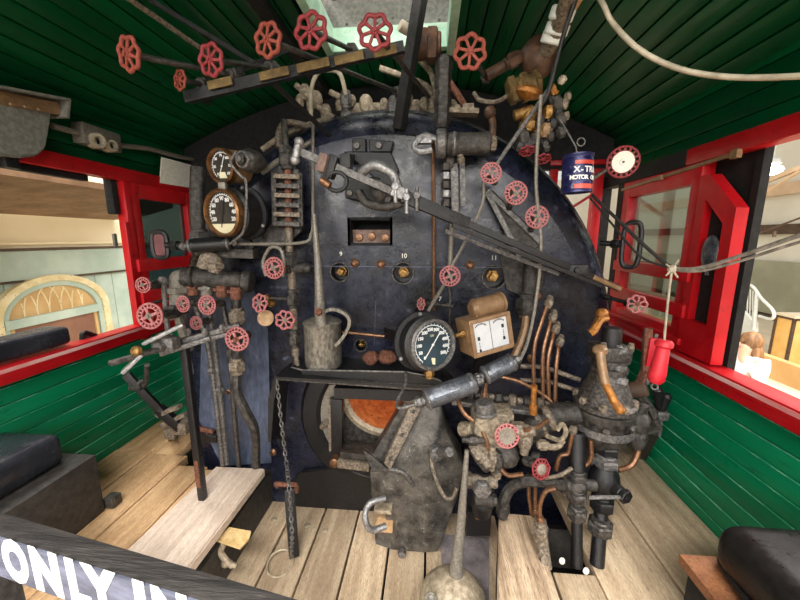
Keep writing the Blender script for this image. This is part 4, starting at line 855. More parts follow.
b=MB(); b.lathe(c0,Z1,[(0,H*.70),(K*.62,H*.70),(K*.62,H*.74),(K*.5,H*.75),(K*.5,H*.8),(K*.64,H*.8),(K*.64,H*.82),(0,H*.82)],28); b.box(V((c0.x-.005,c0.y,c0.z+H*.88)),(K*1.1,K*1.0,H*.13),bev=.008); obj('neck',b,'iron',t)
b=MB(); b.lathe(c0,Z1,[(0,H*.94),(K*.32,H*.94),(K*.32,H*1.06),(K*.28,H*1.10),(0,H*1.1)],18); obj('cap',b,'black',t)
for k in range(8):
    a=2*PI*k/8+.3; b=MB(); b.union(c0+V((math.cos(a)*K*.9,math.sin(a)*K*.9,H*.42)),Z1,.016,.022); obj('flange_bolt',b,'dusty',t)
for k in range(6):
    a=2*PI*k/6-1.9; b=MB(); q=c0+V((math.cos(a)*K*.97,math.sin(a)*K*.97,H*.23)); b.nut(q,V((math.cos(a),math.sin(a),0)),.015,.02); obj('side_bolt',b,'iron',t)
for sx in (-1,1):
    b=MB(); b.union(V((c0.x+sx*K*.45,c0.y-K*.4,c0.z+H*.95)),Z1,.013,.02); obj('cap_bolt',b,'dusty',t)
b=MB(); b.tube([W(605,383,1.15),W(609,391,1.135),W(614,401,1.12),W(620,410,1.10)],.012,10,r2=.015); b.ball(W(620,410,1.10),.015,10); obj('handle_grip',b,'orangebrass',t)
b=MB(); b.tube([W(600,352,1.19),W(602,368,1.17),W(605,384,1.15)],.015,10); b.ball(W(600,350,1.20),.026,10,(1,1,.8)); obj('handle_arm',b,'brown',t)
b=MB(); b.tube([W(606,318,1.26),W(600,320,1.24),W(594,330,1.22),W(590,333,1.22)],.014,8); b.ball(W(602,314,1.26),.022,10); obj('cock_handle',b,'orangebrass',t)
b=MB(); b.union(W(618,352,1.27),(1,-.3,.5),.026,.04); b.cyl(W(612,358,1.29),W(622,348,1.26),.02); b.ball(W(619,368,1.26),.026,10); b.union(W(620,382,1.25),(1,-.5,0),.022,.03); obj('side_cock',b,'dirtysteel',t)
t=thing('relief_valve','small dusty relief valve hung on the wall side of the drum valve','valve',W(638,420,1.32))
b=MB(); b.lathe(W(638,436,1.3),Z1,[(0,-.05),(.02,-.05),(.03,-.03),(.034,0),(.026,.02),(.034,.04),(.034,.08),(.02,.1),(.022,.13),(0,.14)],14); b.cyl(W(626,420,1.3),W(640,424,1.3),.02); obj('body',b,'castiron',t)
b=MB(); b.tube([W(638,444,1.3),W(637,455,1.29),W(630,466,1.28),W(618,470,1.27)],.011,8); obj('drain_tube',b,'copper',t)
# two heavy uprights under the valve
pb=WZ(577,567,DECK); pb2=WZ(597,566,DECK)
t=thing('black_standpipe','black upright pipe with cross fitting standing left of the thicker one','pipe',pb)
qt=W(577,432,1.24)
def al(A,B,y0,y1,y): return A.lerp(B,(y-y0)/(y1-y0))
b=MB(); b.cyl(pb,qt,.019,seg=14); b.cyl(al(qt,pb,432,567,472),qt,.029,seg=14); obj('pipe',b,'black',t)
for y,m in ((478,'castiron'),(497,'iron'),(514,'iron')):
    q=al(qt,pb,432,567,y); b=MB(); b.union(q,Z1,.036,.035); obj('union_nut',b,m,t)
q=al(qt,pb,432,567,487); b=MB(); b.cyl(q-V((.06,0,0)),q+V((.07,.01,0)),.022); b.ball(q,.036,12); b.cyl(q-V((.06,0,0)),q-V((.05,0,0)),.03); obj('cross_fitting',b,'castiron',t)
t=thing('heavy_standpipe','thicker black upright pipe with a stopcock, nearest the wide bare planks','pipe',pb2)
qt=W(607,436,1.28)
b=MB(); b.cyl(pb2,qt,.024,seg=14); b.cyl(al(qt,pb2,436,566,500),qt,.036,seg=16); obj('pipe',b,'black',t)
for y,r,m in ((450,.046,'black'),(463,.05,'dirtysteel'),(505,.044,'black'),(528,.046,'iron')):
    q=al(qt,pb2,436,566,y); b=MB(); b.union(q,Z1,r,.04); obj('union_nut',b,m,t)
q=al(qt,pb2,436,566,482); b=MB(); b.lathe(q+V((0,0,-.06)),Z1,[(.036,0),(.05,.03),(.055,.06),(.05,.09),(.036,.12)],18); b.cyl(q,q+V((.03,-.07,0)),.024); b.nut(q+V((.035,-.08,0)),(.4,-1,0),.026,.02); obj('stopcock',b,'black',t)
b=MB(); b.tube([q+V((.035,-.085,0)),q+V((-.03,-.09,0)),q+V((-.09,-.085,-.01))],.007,8); obj('stopcock_handle',b,'dirtysteel',t)
# rough pipe elbow pieces in the deck slot
b=MB(); 
for k in range(9): b.ball(WZ(568+random.uniform(-6,12),552+random.uniform(-5,10),.03),.02,8,(1,.8,.6))
b.bm.free()
for (x,y),lab in (((562,561),'crumpled pale paper scrap in the slot left of the black standpipe'),((586,571),'crumpled pale paper scrap between the two black uprights')):
    b=MB(); b.ball(WZ(x,y,DECK+.01),.014,10,(.8,.6,1)); tag(obj('paper_scrap',b,'paper'),lab,'paper')
# ================================================================== LEVERS RIGHT
t=thing('hand_brake_lever','long dark brake lever with red side grip by the green wall','lever',W(650,400,1.45))
b=MB(); b.bar(W(648,328,1.42),W(645,372,1.42),.02,.03,bev=.004); b.bar(W(645,370,1.42),W(637,392,1.44),.02,.03,bev=.004); obj('lever_arm',b,'rust',t)
b=MB(); b.bar(W(654,338,1.41),W(649,366,1.41),.02,.035,bev=.005); obj('side_grip',b,'redgrip',t)
b=MB(); b.bar(W(656,334,1.42),W(647,384,1.42),.01,.012); obj('latch_rod',b,'dirtysteel',t)
b=MB(); b.cyl(W(630,390,1.45),W(647,388,1.42),.034); obj('pivot',b,'darkbrown',t)
b=MB(); b.tube([W(634,392,1.45),W(646,402,1.45),W(654,416,1.44),W(658,427,1.44)],.016,8); b.bar(W(640,432,1.43),W(660,427,1.43),.03,.02); obj('quadrant',b,'iron',t)
b=MB(); b.bar(W(652,428,1.5),WZ(640,455,DECK),.05,.06); b.bar(W(640,430,1.5),W(622,440,1.52),.04,.05); obj('stand',b,'black',t)
t=thing('twin_pedal_levers','pair of short black rubber levers low against the green wall','lever',W(664,415,1.5))
for a,c in (((657,387),(659,408)),((668,394),(660,412))): b=MB(); b.cyl(W(*c,1.5),W(*a,1.48),.017,.020,bev=.012); obj('grip',b,'black',t)
b=MB(); b.box(W(660,414,1.5),(.05,.05,.04),bev=.008); b.bar(W(660,414,1.5),W(657,436,1.5),.02,.02); obj('bracket',b,'dirtysteel',t)
# bell cord with red handle
t=thing('whistle_cord','slack dark twin cord crossing the red panels with white knot and red wooden pull','cord',W(672,268,1.15))
k=W(672,269,1.15)
b=MB(); b.tube([W(592,195,1.45),W(620,222,1.32),W(645,246,1.22),k],.006,8); b.tube([W(590,198,1.46),W(612,224,1.36),W(640,256,1.22),k],.004,8); obj('boiler_cord',b,'blackrope',t)
b=MB(); b.tube([k,W(700,268,1.10),W(740,256,1.04),W(800,235,.95),W(880,208,.85)],.0058,8); b.tube([k+V((0,0,-.004)),W(700,271,1.10),W(740,261,1.04),W(800,242,.95),W(880,222,.85)],.004,8); obj('rear_cord',b,'rope',t)
b=MB(); b.ball(k,.014,10); 
for a in range(5): b.cyl(k,k+V((math.cos(a*1.3)*.03,-.01,math.sin(a*1.3)*.03)),.003)
obj('knot',b,'hose',t)
b=MB(); b.tube([k,W(668,300,1.15),W(664,342,1.15)],.0036,8,n=3); obj('drop_cord',b,'hose',t)
a1,a2=W(665,340,1.15),W(655,383,1.14); d=(a2-a1)
b=MB(); L=d.length; b.lathe(a1,d,[(0,0),(.02,0),(.026,L*.06),(.026,L*.14),(.019,L*.19),(.021,L*.4),(.025,L*.75),(.024,L*.92),(.016,L),(0,L)],20); obj('pull_handle',b,'redgrip',t)
b=MB(); b.ring(a2+V((0,0,-.012)),(0,-1,.2),.010,.003,14,6); obj('eye',b,'dirtysteel',t)
t=thing('tin_can','scuffed blue oil tin with red bands hanging from a wire hook','can',W(577,194,1.32))
c=W(576,193,1.32); c2=W(578,155,1.32); r=rad(29,W(577,172,1.32)); L=(c2-c).length; ax=(c2-c)
b=MB(); b.lathe(c,ax,[(0,.004),(r*.94,.004),(r,0),(r,.006),(r*.97,.01)]+[q for k in range(1,6) for q in ((r*.97,L*k/6-.004),(r*.99,L*k/6),(r*.97,L*k/6+.004))]+[(r*.97,L-.01),(r,L-.006),(r,L),(r*.94,L-.004),(r*.9,L-.01),(0,L-.01)],32); obj('body',b,'canblue',t)
u,v,w=frame(ax); fr=V((0,-1,0))
for h0,h1 in ((.70,.80),(.08,.2)):
    b=MB(); N=14; lo=[];hi=[]
    for k in range(N+1):
        a=R_(-50+100*k/N)+R_(20); d=V((math.sin(a),-math.cos(a),0)); lo.append(b.bm.verts.new(c+w*L*h0+d*r*1.003)); hi.append(b.bm.verts.new(c+w*L*h1+d*r*1.003))
    for k in range(N): b.face([lo[k],lo[k+1],hi[k+1],hi[k]])
    obj('red_band',b,'canred',t)
b=MB()
for txt,h,s in (('X-TRA',.56,.026),('MOTOR OIL',.36,.019)):
    n=len(txt); da=s*.62/r
    for i,chx in enumerate(txt):
        a=R_(14)+(i-(n-1)/2)*da; d=V((math.sin(a),-math.cos(a),0)); b.text(chx,s,c+w*L*h+d*r*1.006,V((math.cos(a),math.sin(a),0)),w,fat=.0008)
obj('lettering',b,'white',t)
b=MB(); b.ring(W(581,142,1.32),(0,-1,0),.013,.0025,16,6); b.tube([W(560,119,1.36),W(576,147,1.32),W(577,156,1.32)],.003,6,n=1); obj('wire_hook',b,'dirtysteel',t)
# ================================================================== STOKER CHUTE, CHAIN, CANS
t=thing('stoker_chute','heavy dusty cast iron chute slanting from fire hole to floor','chute',WZ(415,545,0))
b=MB()
FL=lambda x,y: WZ(x,y,.015)
T1,T2,R1,R2,R3=W(414,405,1.43),W(441,406,1.43),W(448,435,1.41),W(464,466,1.37),W(458,497,1.36)
R4,RB,B2,B1=FL(438,552),FL(424,553),FL(392,551),FL(374,545)
L1,S1,S2,S3=W(370,471,1.37),W(386,470,1.33),W(404,474,1.33),W(414,487,1.355); L2=W(371,497,1.37); L3=W(384,505,1.36); L4=W(386,527,1.38); L5=FL(374,533)
rim=[T1,T2,R1,R2,R3,R4,RB,B2,B1,L5,L4,L3,L2,L1,S1]
vs={}
def vv(p):
    k=tuple(round(c,5) for c in p)
    if k not in vs: vs[k]=b.bm.verts.new(p)
    return vs[k]
b.face([vv(p) for p in (L1,S1,S2,S3,RB,B2,B1,L5,L4,L3,L2)]); MID=W(432,470,1.33)
for p,q in zip((S2,S1,T1,T2,R1,R2,R3,R4,RB,S3),(S1,T1,T2,R1,R2,R3,R4,RB,S3,S2)): b.face([vv(p),vv(q),vv(MID)])
back=[p+V((0,.15,0)) for p in rim]
for k in range(len(rim)):
    q=(k+1)%len(rim); b.face([vv(rim[k]),vv(rim[q]),vv(back[q]),vv(back[k])])
b.face([vv(p) for p in back])
bmesh.ops.recalc_face_normals(b.bm,faces=b.bm.faces[:])
bmesh.ops.bevel(b.bm,geom=[e for e in b.bm.edges if len(e.link_faces)==2 and e.calc_face_angle(0)>R_(25)],offset=.008,segments=2,affect='EDGES',profile=.6)
obj('casting',b,'chuteiron',t,ang=50)
b=MB(); b.prism([W(410,406,1.385),W(424,402,1.385),W(390,470,1.30),W(384,463,1.30)],(0,.03,.01)); o=obj('hinge_strip',b,'dusty',t)
for k in (.12,.5,.88): b=MB(); b.cyl(W(417,404,1.38).lerp(W(387,466,1.295),k),W(417,404,1.38).lerp(W(387,466,1.295),k)+V((0,-.012,.004)),.008,seg=8); obj('rivet',b,'castiron',o)
b=MB(); b.prism([W(402,406,1.42),W(410,406,1.42),W(384,464,1.36),W(372,456,1.36)],(0,.1,0)); obj('side_web',b,'castiron',t)
b=MB(); b.tube([W(372,470,1.365),W(386,469,1.325),W(404,473,1.325),W(413,485,1.35)],.010,10); obj('shoulder_rib',b,'dirtysteel',t)
b=MB(); b.prism([W(363,450,1.38),W(372,456,1.36),W(388,470,1.30),W(372,470,1.33)],(0,.02,0)); obj('lug_plate',b,'castiron',t)
b=MB(); b.cyl(W(440,452,1.33),W(450,452,1.26),.020); b.lathe(W(436,452,1.345),(.3,-1,0),[(0,0),(.035,0),(.032,.02),(0,.03)],16); obj('boss',b,'dirtysteel',t)
b=MB(); b.tube([W(431,448,1.34),W(432,465,1.32),W(437,482,1.29),W(445,497,1.26),W(452,498,1.26),W(457,488,1.27)],.008,8); obj('rim_rib',b,'dusty',t)
b=MB(); b.tube([W(385,498,1.27),W(372,502,1.24),W(366,510,1.22),W(366,522,1.20),W(372,530,1.21),W(386,526,1.24)],.013,10); obj('hook_handle',b,'steel',t)
b=MB(); b.box(W(384,504,1.36),(.08,.10,.018),bev=.004); obj('upper_lug',b,'tan',t)
b=MB(); b.box(W(385,521,1.38),(.08,.10,.03),bev=.004); obj('lower_lug',b,'warmwood',t)
b=MB(); b.nut(WZ(402,553,.03),(0,-1,.2),.018,.03); obj('foot_bolt',b,'dirtysteel',t)
# chain and ring, iron bracket post
t=thing('iron_post','short dark iron strap post with a curled top that carries the chain','post',WZ(293,553,0))
b=MB(); q=WZ(294,555,0); b.bar(q,W(289,487,q.y+.06),.045,.05,bev=.006); obj('strap',b,'black',t)
b=MB(); q2=W(288,487,q.y+.06); b.tube([q2+V((-.05,0,0)),q2+V((-.045,-.02,.03)),q2+V((0,-.03,.035)),q2+V((.045,-.02,.03)),q2+V((.04,.0,-.02))],.010,8); obj('curl',b,'rust',t)
t=thing('chain','thin steel chain hanging from the shelf corner down to an iron ring','chain',WZ(292,552,.02))
path=catmull([W(277,380,1.36),W(281,420,1.35),W(286,460,1.31),W(289,486,1.20),W(291,515,1.18),W(292,538,1.17),WZ(291,558,.02)],10)
dist=[0]
for a,c in zip(path,path[1:]): dist.append(dist[-1]+(c-a).length)
b=MB(); n=int(dist[-1]/.021)
for i in range(n):
    s=(i+.5)*dist[-1]/n; k=max(j for j in range(len(dist)) if dist[j]<=s); k=min(k,len(path)-2)
    p0=path[k].lerp(path[k+1],(s-dist[k])/(dist[k+1]-dist[k])); tg=(path[k+1]-path[k]).normalized()
    sd=V((1,0,0)) if i%2 else V((.2,-1,.0)); sd=(sd-tg*sd.dot(tg)).normalized()
    b.loop([p0+tg*.014*math.cos(2*PI*j/10)+sd*.007*math.sin(2*PI*j/10) for j in range(10)],.0028,5)
obj('chain_links',b,'dirtysteel',t)
c=WZ(280,563,.012); b=MB(); b.ring(c,(.05,-.25,1),.055,.005,30,8); obj('ring',b,'tan',t)
def oilcan_tall():
    base=W(324,365,1.48); c=base; r=rad(37,c); h=W(324,322,1.48).z-base.z
    t=thing('spout_can','dented galvanised oil can with a very tall thin spout on the shelf','oil can',base)
    b=MB(); b.lathe(c,Z1,[(0,.0),(r*.92,0),(r*.95,.01),(r*.97,.02),(r*.97,h-.01),(r*1.03,h),(r*.98,h+.006),(r*.5,h+.025),(0,h+.03)],28); 
    for v in b.bm.verts:
        if 0<v.co.z-c.z<h*.9: d=noise.noise(v.co*22)*.006; v.co+=(v.co-V((c.x,c.y,v.co.z))).normalized()*d
    obj('body',b,'galv',t)
    s0=W(322,326,1.42); 
    b=MB(); b.tube([s0,W(320,312,1.42),W(320,300,1.42)],.026,14,r2=.022); obj('spout_base',b,'conduit',t)
    b=MB(); b.tube([W(320,308,1.42),W(318,265,1.44),W(314,214,1.46)],.022,14,r2=.010); obj('spout',b,'conduit',t)
    b=MB(); b.cyl(W(319,313,1.40),W(318,311,1.37),.014); obj('filler',b,'rust',t)
    b=MB()
    pts=catmull([W(322,312,1.43),W(334,309,1.43),W(346,314,1.42),W(350,323,1.42),W(344,336,1.42),W(336,345,1.42)],6)
    for p,q in zip(pts,pts[1:]): b.bar(p,q+(q-p)*.1,.024,.014,up=(q-p).cross(V((0,1,0))))
    obj('handle',b,'galv',t)
oilcan_tall()
t=thing('funnel_can','tan tin can with domed shoulder and long leaning spout on the floor','oil can',WZ(452,612,0))
cb=WZ(452,622,0); c=cb; r=rad(62,c+V((0,0,.1)))
hh=.12
b=MB(); b.lathe(c,Z1,[(0,0),(r,0),(r*1.01,.01),(r,hh),(r*1.02,hh+.006),(r*.96,hh+.015),(r*.7,hh+.05),(r*.3,hh+.075),(0,hh+.08)],36); obj('body',b,'tan',t)
s0=c+V((.01,.02,hh+.05)); 
b=MB(); b.tube([s0,W(457,560,s0.y+.0),W(462,510,s0.y+.03),W(467,450,s0.y+.06)],.030,14,r2=.008); obj('spout',b,'conduit',t)
b=MB(); q=c+V((-r*.62,-r*.45,hh+.03)); b.cyl(q,q+V((-.01,-.02,.03)),.019); b.ring(q+V((-.011,-.022,.033)),(-.3,-.6,.8),.018,.004,18,6); obj('filler_neck',b,'galv',t)
b=MB(); b.bar(s0+V((.0,-.03,-.01)),s0+V((-.02,-.07,.0)),.005,.05); obj('spout_web',b,'tan',t)
for i,(x,y,r) in enumerate(((371,350,.036),(387,350,.040))):
    q=W(x,y,1.50); q.z=zA-.03+r*.8; b=MB(); b.ball(q,r,16,(1.1,.9,.85))
    for v in b.bm.verts: v.co+=(v.co-q).normalized()*noise.noise(v.co*40)*.010
    tag(obj('rusty_lump',b,'rust'),('smaller rusty lump on the shelf, nearer the tin can','larger rusty lump on the shelf, nearer the black pressure gauge')[i],'lump')
# ================================================================== REVERSER + FLOOR LEVERS
t=thing('reversing_lever','tall dark floor lever with forked steel handles at its head','lever',WZ(203,500,.29))
q=WZ(203,499,.29); tp=W(184,343,q.y)
b=MB(); b.bar(q,tp,.028,.03,bev=.005); obj('post',b,'black',t)
b=MB(); b.bar(q+V((0,-.008,.04))+(tp-q)*.04,q+V((0,-.008,.04))+(tp-q)*.22,.018,.018); obj('red_wear_strip',b,'rust',t)
b=MB(); b.bar(W(240,325,1.34),W(166,345,1.24),.03,.022,bev=.004); b.bar(W(236,332,1.34),W(150,352,1.22),.026,.018,bev=.004); b.bar(W(210,338,1.28),W(160,354,1.2),.02,.02,bev=.004); obj('reach_bar',b,'dirtysteel',t)
b=MB(); b.bar(W(184,324,1.2),W(143,344,1.14),.034,.014,bev=.006); obj('upper_handle',b,'steel',t)
b=MB(); b.bar(W(160,349,1.16),W(109,364,1.02),.026,.018,bev=.007); obj('main_handle',b,'iron',t)
b=MB(); b.bar(W(142,354,1.10),W(122,373,1.06),.032,.014,bev=.006); obj('latch_handle',b,'steel',t)
b=MB(); b.lathe(W(139,351,1.09),(-.3,-1,.3),[(0,0),(.018,0),(.019,.014),(.010,.024),(0,.026)],8); obj('pivot',b,'brass',t)
b=MB(); b.box(W(166,343,1.20),(.09,.05,.05),bev=.012); b.nut(W(160,347,1.165),(0,-1,.2),.02,.03); obj('fork_block',b,'dirtysteel',t)
for x,y in ((172,340),(188,334),(205,334),(222,330)): b=MB(); b.union(W(x,y-2,1.26),(0,0,1),.012,.02); obj('bolt',b,'dirtysteel',t)
t=thing('companion_lever','second dark upright bar standing close behind the forked reversing lever','lever',WZ(203,447,DECK))
q=WZ(205,450,DECK); b=MB(); b.bar(q,W(188,345,q.y-.05),.03,.03,bev=.004); obj('bar',b,'iron',t)
t=thing('blowdown_lever','black jointed lever leaning from the deck against the green wall','lever',WZ(172,432,DECK))
b=MB(); b.bar(W(126,374,1.46),W(160,410,1.52),.035,.035,bev=.006); b.bar(W(158,408,1.52),W(182,428,1.55),.045,.045,bev=.006); obj('arm',b,'black',t)
b=MB(); b.tube([W(147,365,1.46),W(146,380,1.48),W(140,388,1.48),W(130,388,1.48)],.012,8); b.box(W(138,385,1.48),(.06,.05,.04),bev=.008); obj('hook',b,'castiron',t)
b=MB(); b.bar(W(158,415,1.52),W(180,406,1.52),.03,.02); b.bar(W(162,425,1.54),W(186,414,1.54),.03,.02); b.box(W(182,426,1.56),(.09,.07,.07),bev=.012); b.box(W(172,432,1.56),(.06,.05,.06),bev=.01); b.bar(W(172,432,1.56),WZ(172,437,DECK),.04,.04); obj('linkage',b,'dusty',t)
b=MB(); b.cyl(W(196,428,1.56),W(214,432,1.57),.013); obj('foot_rod',b,'rust',t)
b=MB(); b.box(W(214,437,1.56),(.06,.05,.04),bev=.008); obj('foot',b,'black',t)
b=MB(); q=W(215,440,1.55); q.z=DECK; 
b.bm.free()
t=thing('foot_pedal','worn yellow foot pedal on the side of the raised deck','pedal',WZ(238,545,.12))
y0=1.14
b=MB(); b.prism([W(216,540,1.13),W(229,527,1.18),W(251,531,1.18),W(249,539,1.15),W(240,548,1.10)],(0,0,-.008)); obj('pedal_plate',b,'yellowplate',t)
b=MB(); b.tube([W(224,543,1.13),W(221,552,1.13),W(226,560,1.12),W(233,566,1.12)],.012,8); b.ball(W(226,563,1.12),.018,10); b.cyl(W(226,563,1.12),W(237,566,1.12),.01); obj('pedal_arm',b,'tan',t)
for i,(x,y) in enumerate(((274,519),(307,525),(325,530))):
    b=MB(); b.lathe(WZ(x,y,0),Z1,[(0,0),(.016,0),(.014,.003),(0,.004)],14); tag(obj('floor_plug',b,'tan'),('pale round plug in the floor left of the chain','pale round plug in the floor just right of the iron post','pale round plug in the floor farthest right of the iron post')[i],'floor plug')
# ================================================================== TOP OF BOILER
t=thing('steam_turret','dusty cream steam turret with many fittings on top of the boiler','turret',W(380,112,1.86))
b=MB(); b.cyl(W(345,113,1.88),W(446,112,1.88),.045,seg=16); b.box(W(385,116,1.86),(.26,.06,.05),bev=.01); obj('header',b,'cream',t)
for x,y,r in ((340,104,.024),(352,100,.02),(372,112,.03),(384,104,.022),(398,116,.03),(441,100,.022),(446,112,.03),(433,108,.026),(300,100,.022),(311,104,.024),(316,100,.035),(326,112,.03),(305,92,.03),(366,104,.035),(408,100,.028),(416,108,.03),(432,95,.03),(424,104,.025),(452,108,.03),(404,112,.03)):
    b=MB(); b.ball(W(x,y,1.84),r,12,(1,1,1.3)); b.union(W(x,y+4,1.84),Z1,r*.9,r*.9); obj('fitting',b,'cream' if x!=366 else 'tan',t)
for pts in (((296,85),(310,98),(322,110),(334,118)),((330,92),(345,100),(352,108)),((380,68),(400,75),(425,85),(433,96)),((420,60),(432,75),(436,100),(437,118))):
    b=MB(); b.tube([W(x,y,1.82) for x,y in pts],.014,8); obj('branch_pipe',b,'cream',t)
for x in (393,346): b=MB(); b.union(W(x,108 if x==393 else 100,1.78),Z1,.03,.05); b.union(W(x,102 if x==393 else 106,1.78),Z1,.022,.03); b.ball(W(x,116,1.78),.03,12); obj('stop_cock',b,'dirtysteel',t)
b=MB(); b.tube([W(311,120,1.7),W(311,92,1.7),W(317,74,1.7),W(328,70,1.7),W(340,74,1.7),W(346,95,1.72)],.010,8); obj('bent_tube',b,'hose',t)
t=thing('elbow_pipe','dusty bent pipe over the boiler shoulder behind the bull nose lamp','pipe',W(280,135,1.7))
b=MB(); b.tube([W(279,148,1.6),W(279,132,1.62),W(286,123,1.66),W(300,124,1.7),W(313,130,1.74)],.014,8); obj('tube',b,'dusty',t)
b=MB(); b.tube([W(262,150,1.66),W(290,132,1.72),W(330,118,1.8)],.014,8); obj('lower_tube',b,'cream',t)
t=thing('lubricator_stack','dark stacked fitting under the lone roof wheel','fitting',W(445,105,1.6))
b=MB()
for k,y in enumerate(range(66,122,9)): b.union(W(444-k*.3,y,1.62),Z1,.038-.004*(k%2),.045)
obj('stack',b,'castiron',t)
b=MB(); b.tube([W(447,78,1.62),W(455,90,1.62),W(464,104,1.64)],.013,8); obj('side_pipe',b,'rust',t)
b=MB(); b.bar(W(449,112,1.64),W(478,113,1.64),.06,.02); b.box(W(468,108,1.64),(.05,.04,.03),bev=.008); b.box(W(457,109,1.64),(.03,.03,.03),bev=.006); obj('tray',b,'cream',t)
# black roof brace
b=MB(); b.bar(W(421,-6,1.55),W(399,130,1.60),.045,.045,bev=.005); tag(obj('roof_brace',b,'flatblack'),'thick black diagonal bar from the roof hatch to the boiler top','brace')
t=thing('turret_valve','rusty fat valve body hanging under the hatch rim beside the black bar','valve',W(420,45,1.7))
b=MB(); b.cyl(W(412,46,1.68),W(428,44,1.7),.06,seg=18); b.union(W(432,46,1.7),(1,0,0),.07,.05); b.tube([W(400,58,1.62),W(408,50,1.64),W(415,46,1.68)],.02,8); obj('body',b,'rustbrown',t)
b=MB(); b.cyl(W(408,30,1.62),W(400,25,1.60),.022); b.tube([W(412,34,1.64),W(406,29,1.62)],.018,8); obj('white_cap',b,'hose',t)
# brass injector cluster top right
t=thing('injector_cluster','cluster of brass and dusty valves beneath the roof left of the blue tin','valve cluster',W(535,110,1.5))
b=MB(); b.lathe(W(527,98,1.46),V((.25,-.3,1)),[(0,-.01),(.035,0),(.05,.016),(.048,.03),(.025,.042),(0,.042)],20); obj('brass_bowl',b,'orangebrass',t)
b=MB(); b.cyl(W(514,116,1.46),W(533,110,1.46),.02); b.cyl(W(527,132,1.46),W(530,112,1.46),.022,.028); b.union(W(528,126,1.46),(.1,0,1),.034,.03); obj('brass_body',b,'brass',t)
b=MB(); b.cyl(W(508,92,1.5),W(540,84,1.5),.042,seg=16); b.nut(W(512,91,1.5),(1,0,.3),.052,.03); b.nut(W(524,88,1.5),(1,0,.3),.054,.03); b.nut(W(536,85,1.5),(1,0,.3),.052,.02); obj('upper_body',b,'dullbrass',t)
b=MB(); b.ball(W(538,58,1.6),.072,18,(1,1,1.15)); obj('bulb',b,'rustbrown',t)
b=MB(); b.tube([W(486,76,1.62),W(500,68,1.62),W(515,60,1.6),W(534,52,1.6)],.022,10); b.union(W(514,60,1.6),(1,0,.4),.03,.05); obj('feed_pipe',b,'rustbrown',t)
b=MB(); b.tube([W(474,93,1.6),W(480,100,1.58),W(495,102,1.55),W(508,96,1.5)],.009,8); obj('drip_tube',b,'dusty',t)
for x,y,r,m in ((550,100,.016,'black'),(558,112,.018,'black'),(540,122,.018,'castiron'),(552,124,.02,'black'),(538,134,.018,'brass'),(566,116,.014,'dusty'),(568,96,.013,'dusty'),(530,144,.02,'black'),(550,136,.018,'castiron'),(520,146,.02,'black'),(556,104,.026,'castiron'),(548,112,.022,'brass'),(560,120,.024,'castiron'),(545,130,.024,'brown'),(564,104,.018,'dusty'),(552,90,.018,'orangebrass'),(562,80,.014,'hose'),(535,140,.026,'castiron'),(523,138,.03,'castiron'),(561,132,.02,'castiron'),(545,146,.02,'castiron')):
    b=MB(); b.union(W(x,y,1.45),(random.uniform(-.5,.5),-.3,1),r,r*1.3); b.cyl(W(x,y,1.45),W(x+random.uniform(-7,7),y+random.uniform(-6,6),1.45),r*.55); obj('fitting',b,m,t)
for x,y in ((527,151),(543,159)): wheel(t,W(x,y,1.42),(0,-.5,-1),.03,'lobe','wheelred','wheelred')
b=MB(); b.tube([W(490,112,1.5),W(493,125,1.5),W(492,140,1.5)],.014,8); b.ball(W(490,112,1.49),.024,10); obj('cock',b,'rustbrown',t)
t=thing('lagged_pipe','white banded pipe running up to the roof along the wooden board','pipe',W(556,40,1.5))
b=MB(); b.tube([W(540,60,1.58),W(552,42,1.5),W(560,24,1.42),W(572,-10,1.3)],.030,12); obj('pipe',b,'dusty',t)
for x,y,Y in ((553,38,1.48),(557,29,1.45),(562,14,1.40)): b=MB(); d=V((.2,-.4,.8)).normalized(); q=W(x,y,Y); b.cyl(q-d*.02,q+d*.02,.042,seg=16); obj('band',b,'rail',t)
b=MB(); b.tube([W(577,-6,1.3),W(562,40,1.36),W(549,90,1.40),W(538,110,1.42)],.008,8); obj('dark_cable',b,'black',t)
b=MB(); b.prism([WX(595,-5,.62),W(562,50,1.66),W(573,50,1.66),W(612,-5,1.35)],(0,0,.02)); b.bm.free()
b=MB(); A=V((.50,.9,roofz(.5)-.02)); b.box(((.50,1.25,roofz(.5)-.018)),(.07,.75,.03),bev=.004); tag(obj('roof_board',b,'warmwood'),'bare wooden board fixed along the roof beside the lagged pipe','board')
b=MB(); b.tube([WX(560,-30,.5),W(595,-6,1.08),W(612,22,1.02),W(640,50,.98),W(680,69,.95),W(730,77,.90),W(800,76,.82),W(900,66,.7)],.0062,10)
tag(obj('flex_conduit',b,'hose'),'pale ribbed flexible conduit looping under the green roof','conduit')
b=MB(); b.tube([W(300,5,.8),W(100,-20,1.0)],.01,6,n=1); b.bm.free()
b=MB(); b.tube([W(125,-4,1.02),W(160,20,1.15),W(196,45,1.3),W(214,56,1.4)],.008,8,n=3); tag(obj('roof_cable',b,'dusty'),'pale thin pipe under the roof boards behind the highest wheels','pipe')
b=MB(); b.bar(V((-.70,YB,roofz(-.70)-.02)),V((-.70,YF,roofz(-.70)-.02)),.06,.035); tag(obj('roof_rib',b,'flatblack'),'black lengthwise roof rib on the far side of the hatch','roof rib')
# long trim strip above the red windows
b=MB(); b.bar(WX(622,190,1.13),WX(740,152,1.13),.010,.014); b.box(WX(736,154,1.12),(.02,.03,.03)); b.box(WX(660,178,1.12),(.02,.03,.02)); tag(obj('curtain_rail',b,'brown'),'thin brown rail with end blocks along the red beam over the windows','rail')
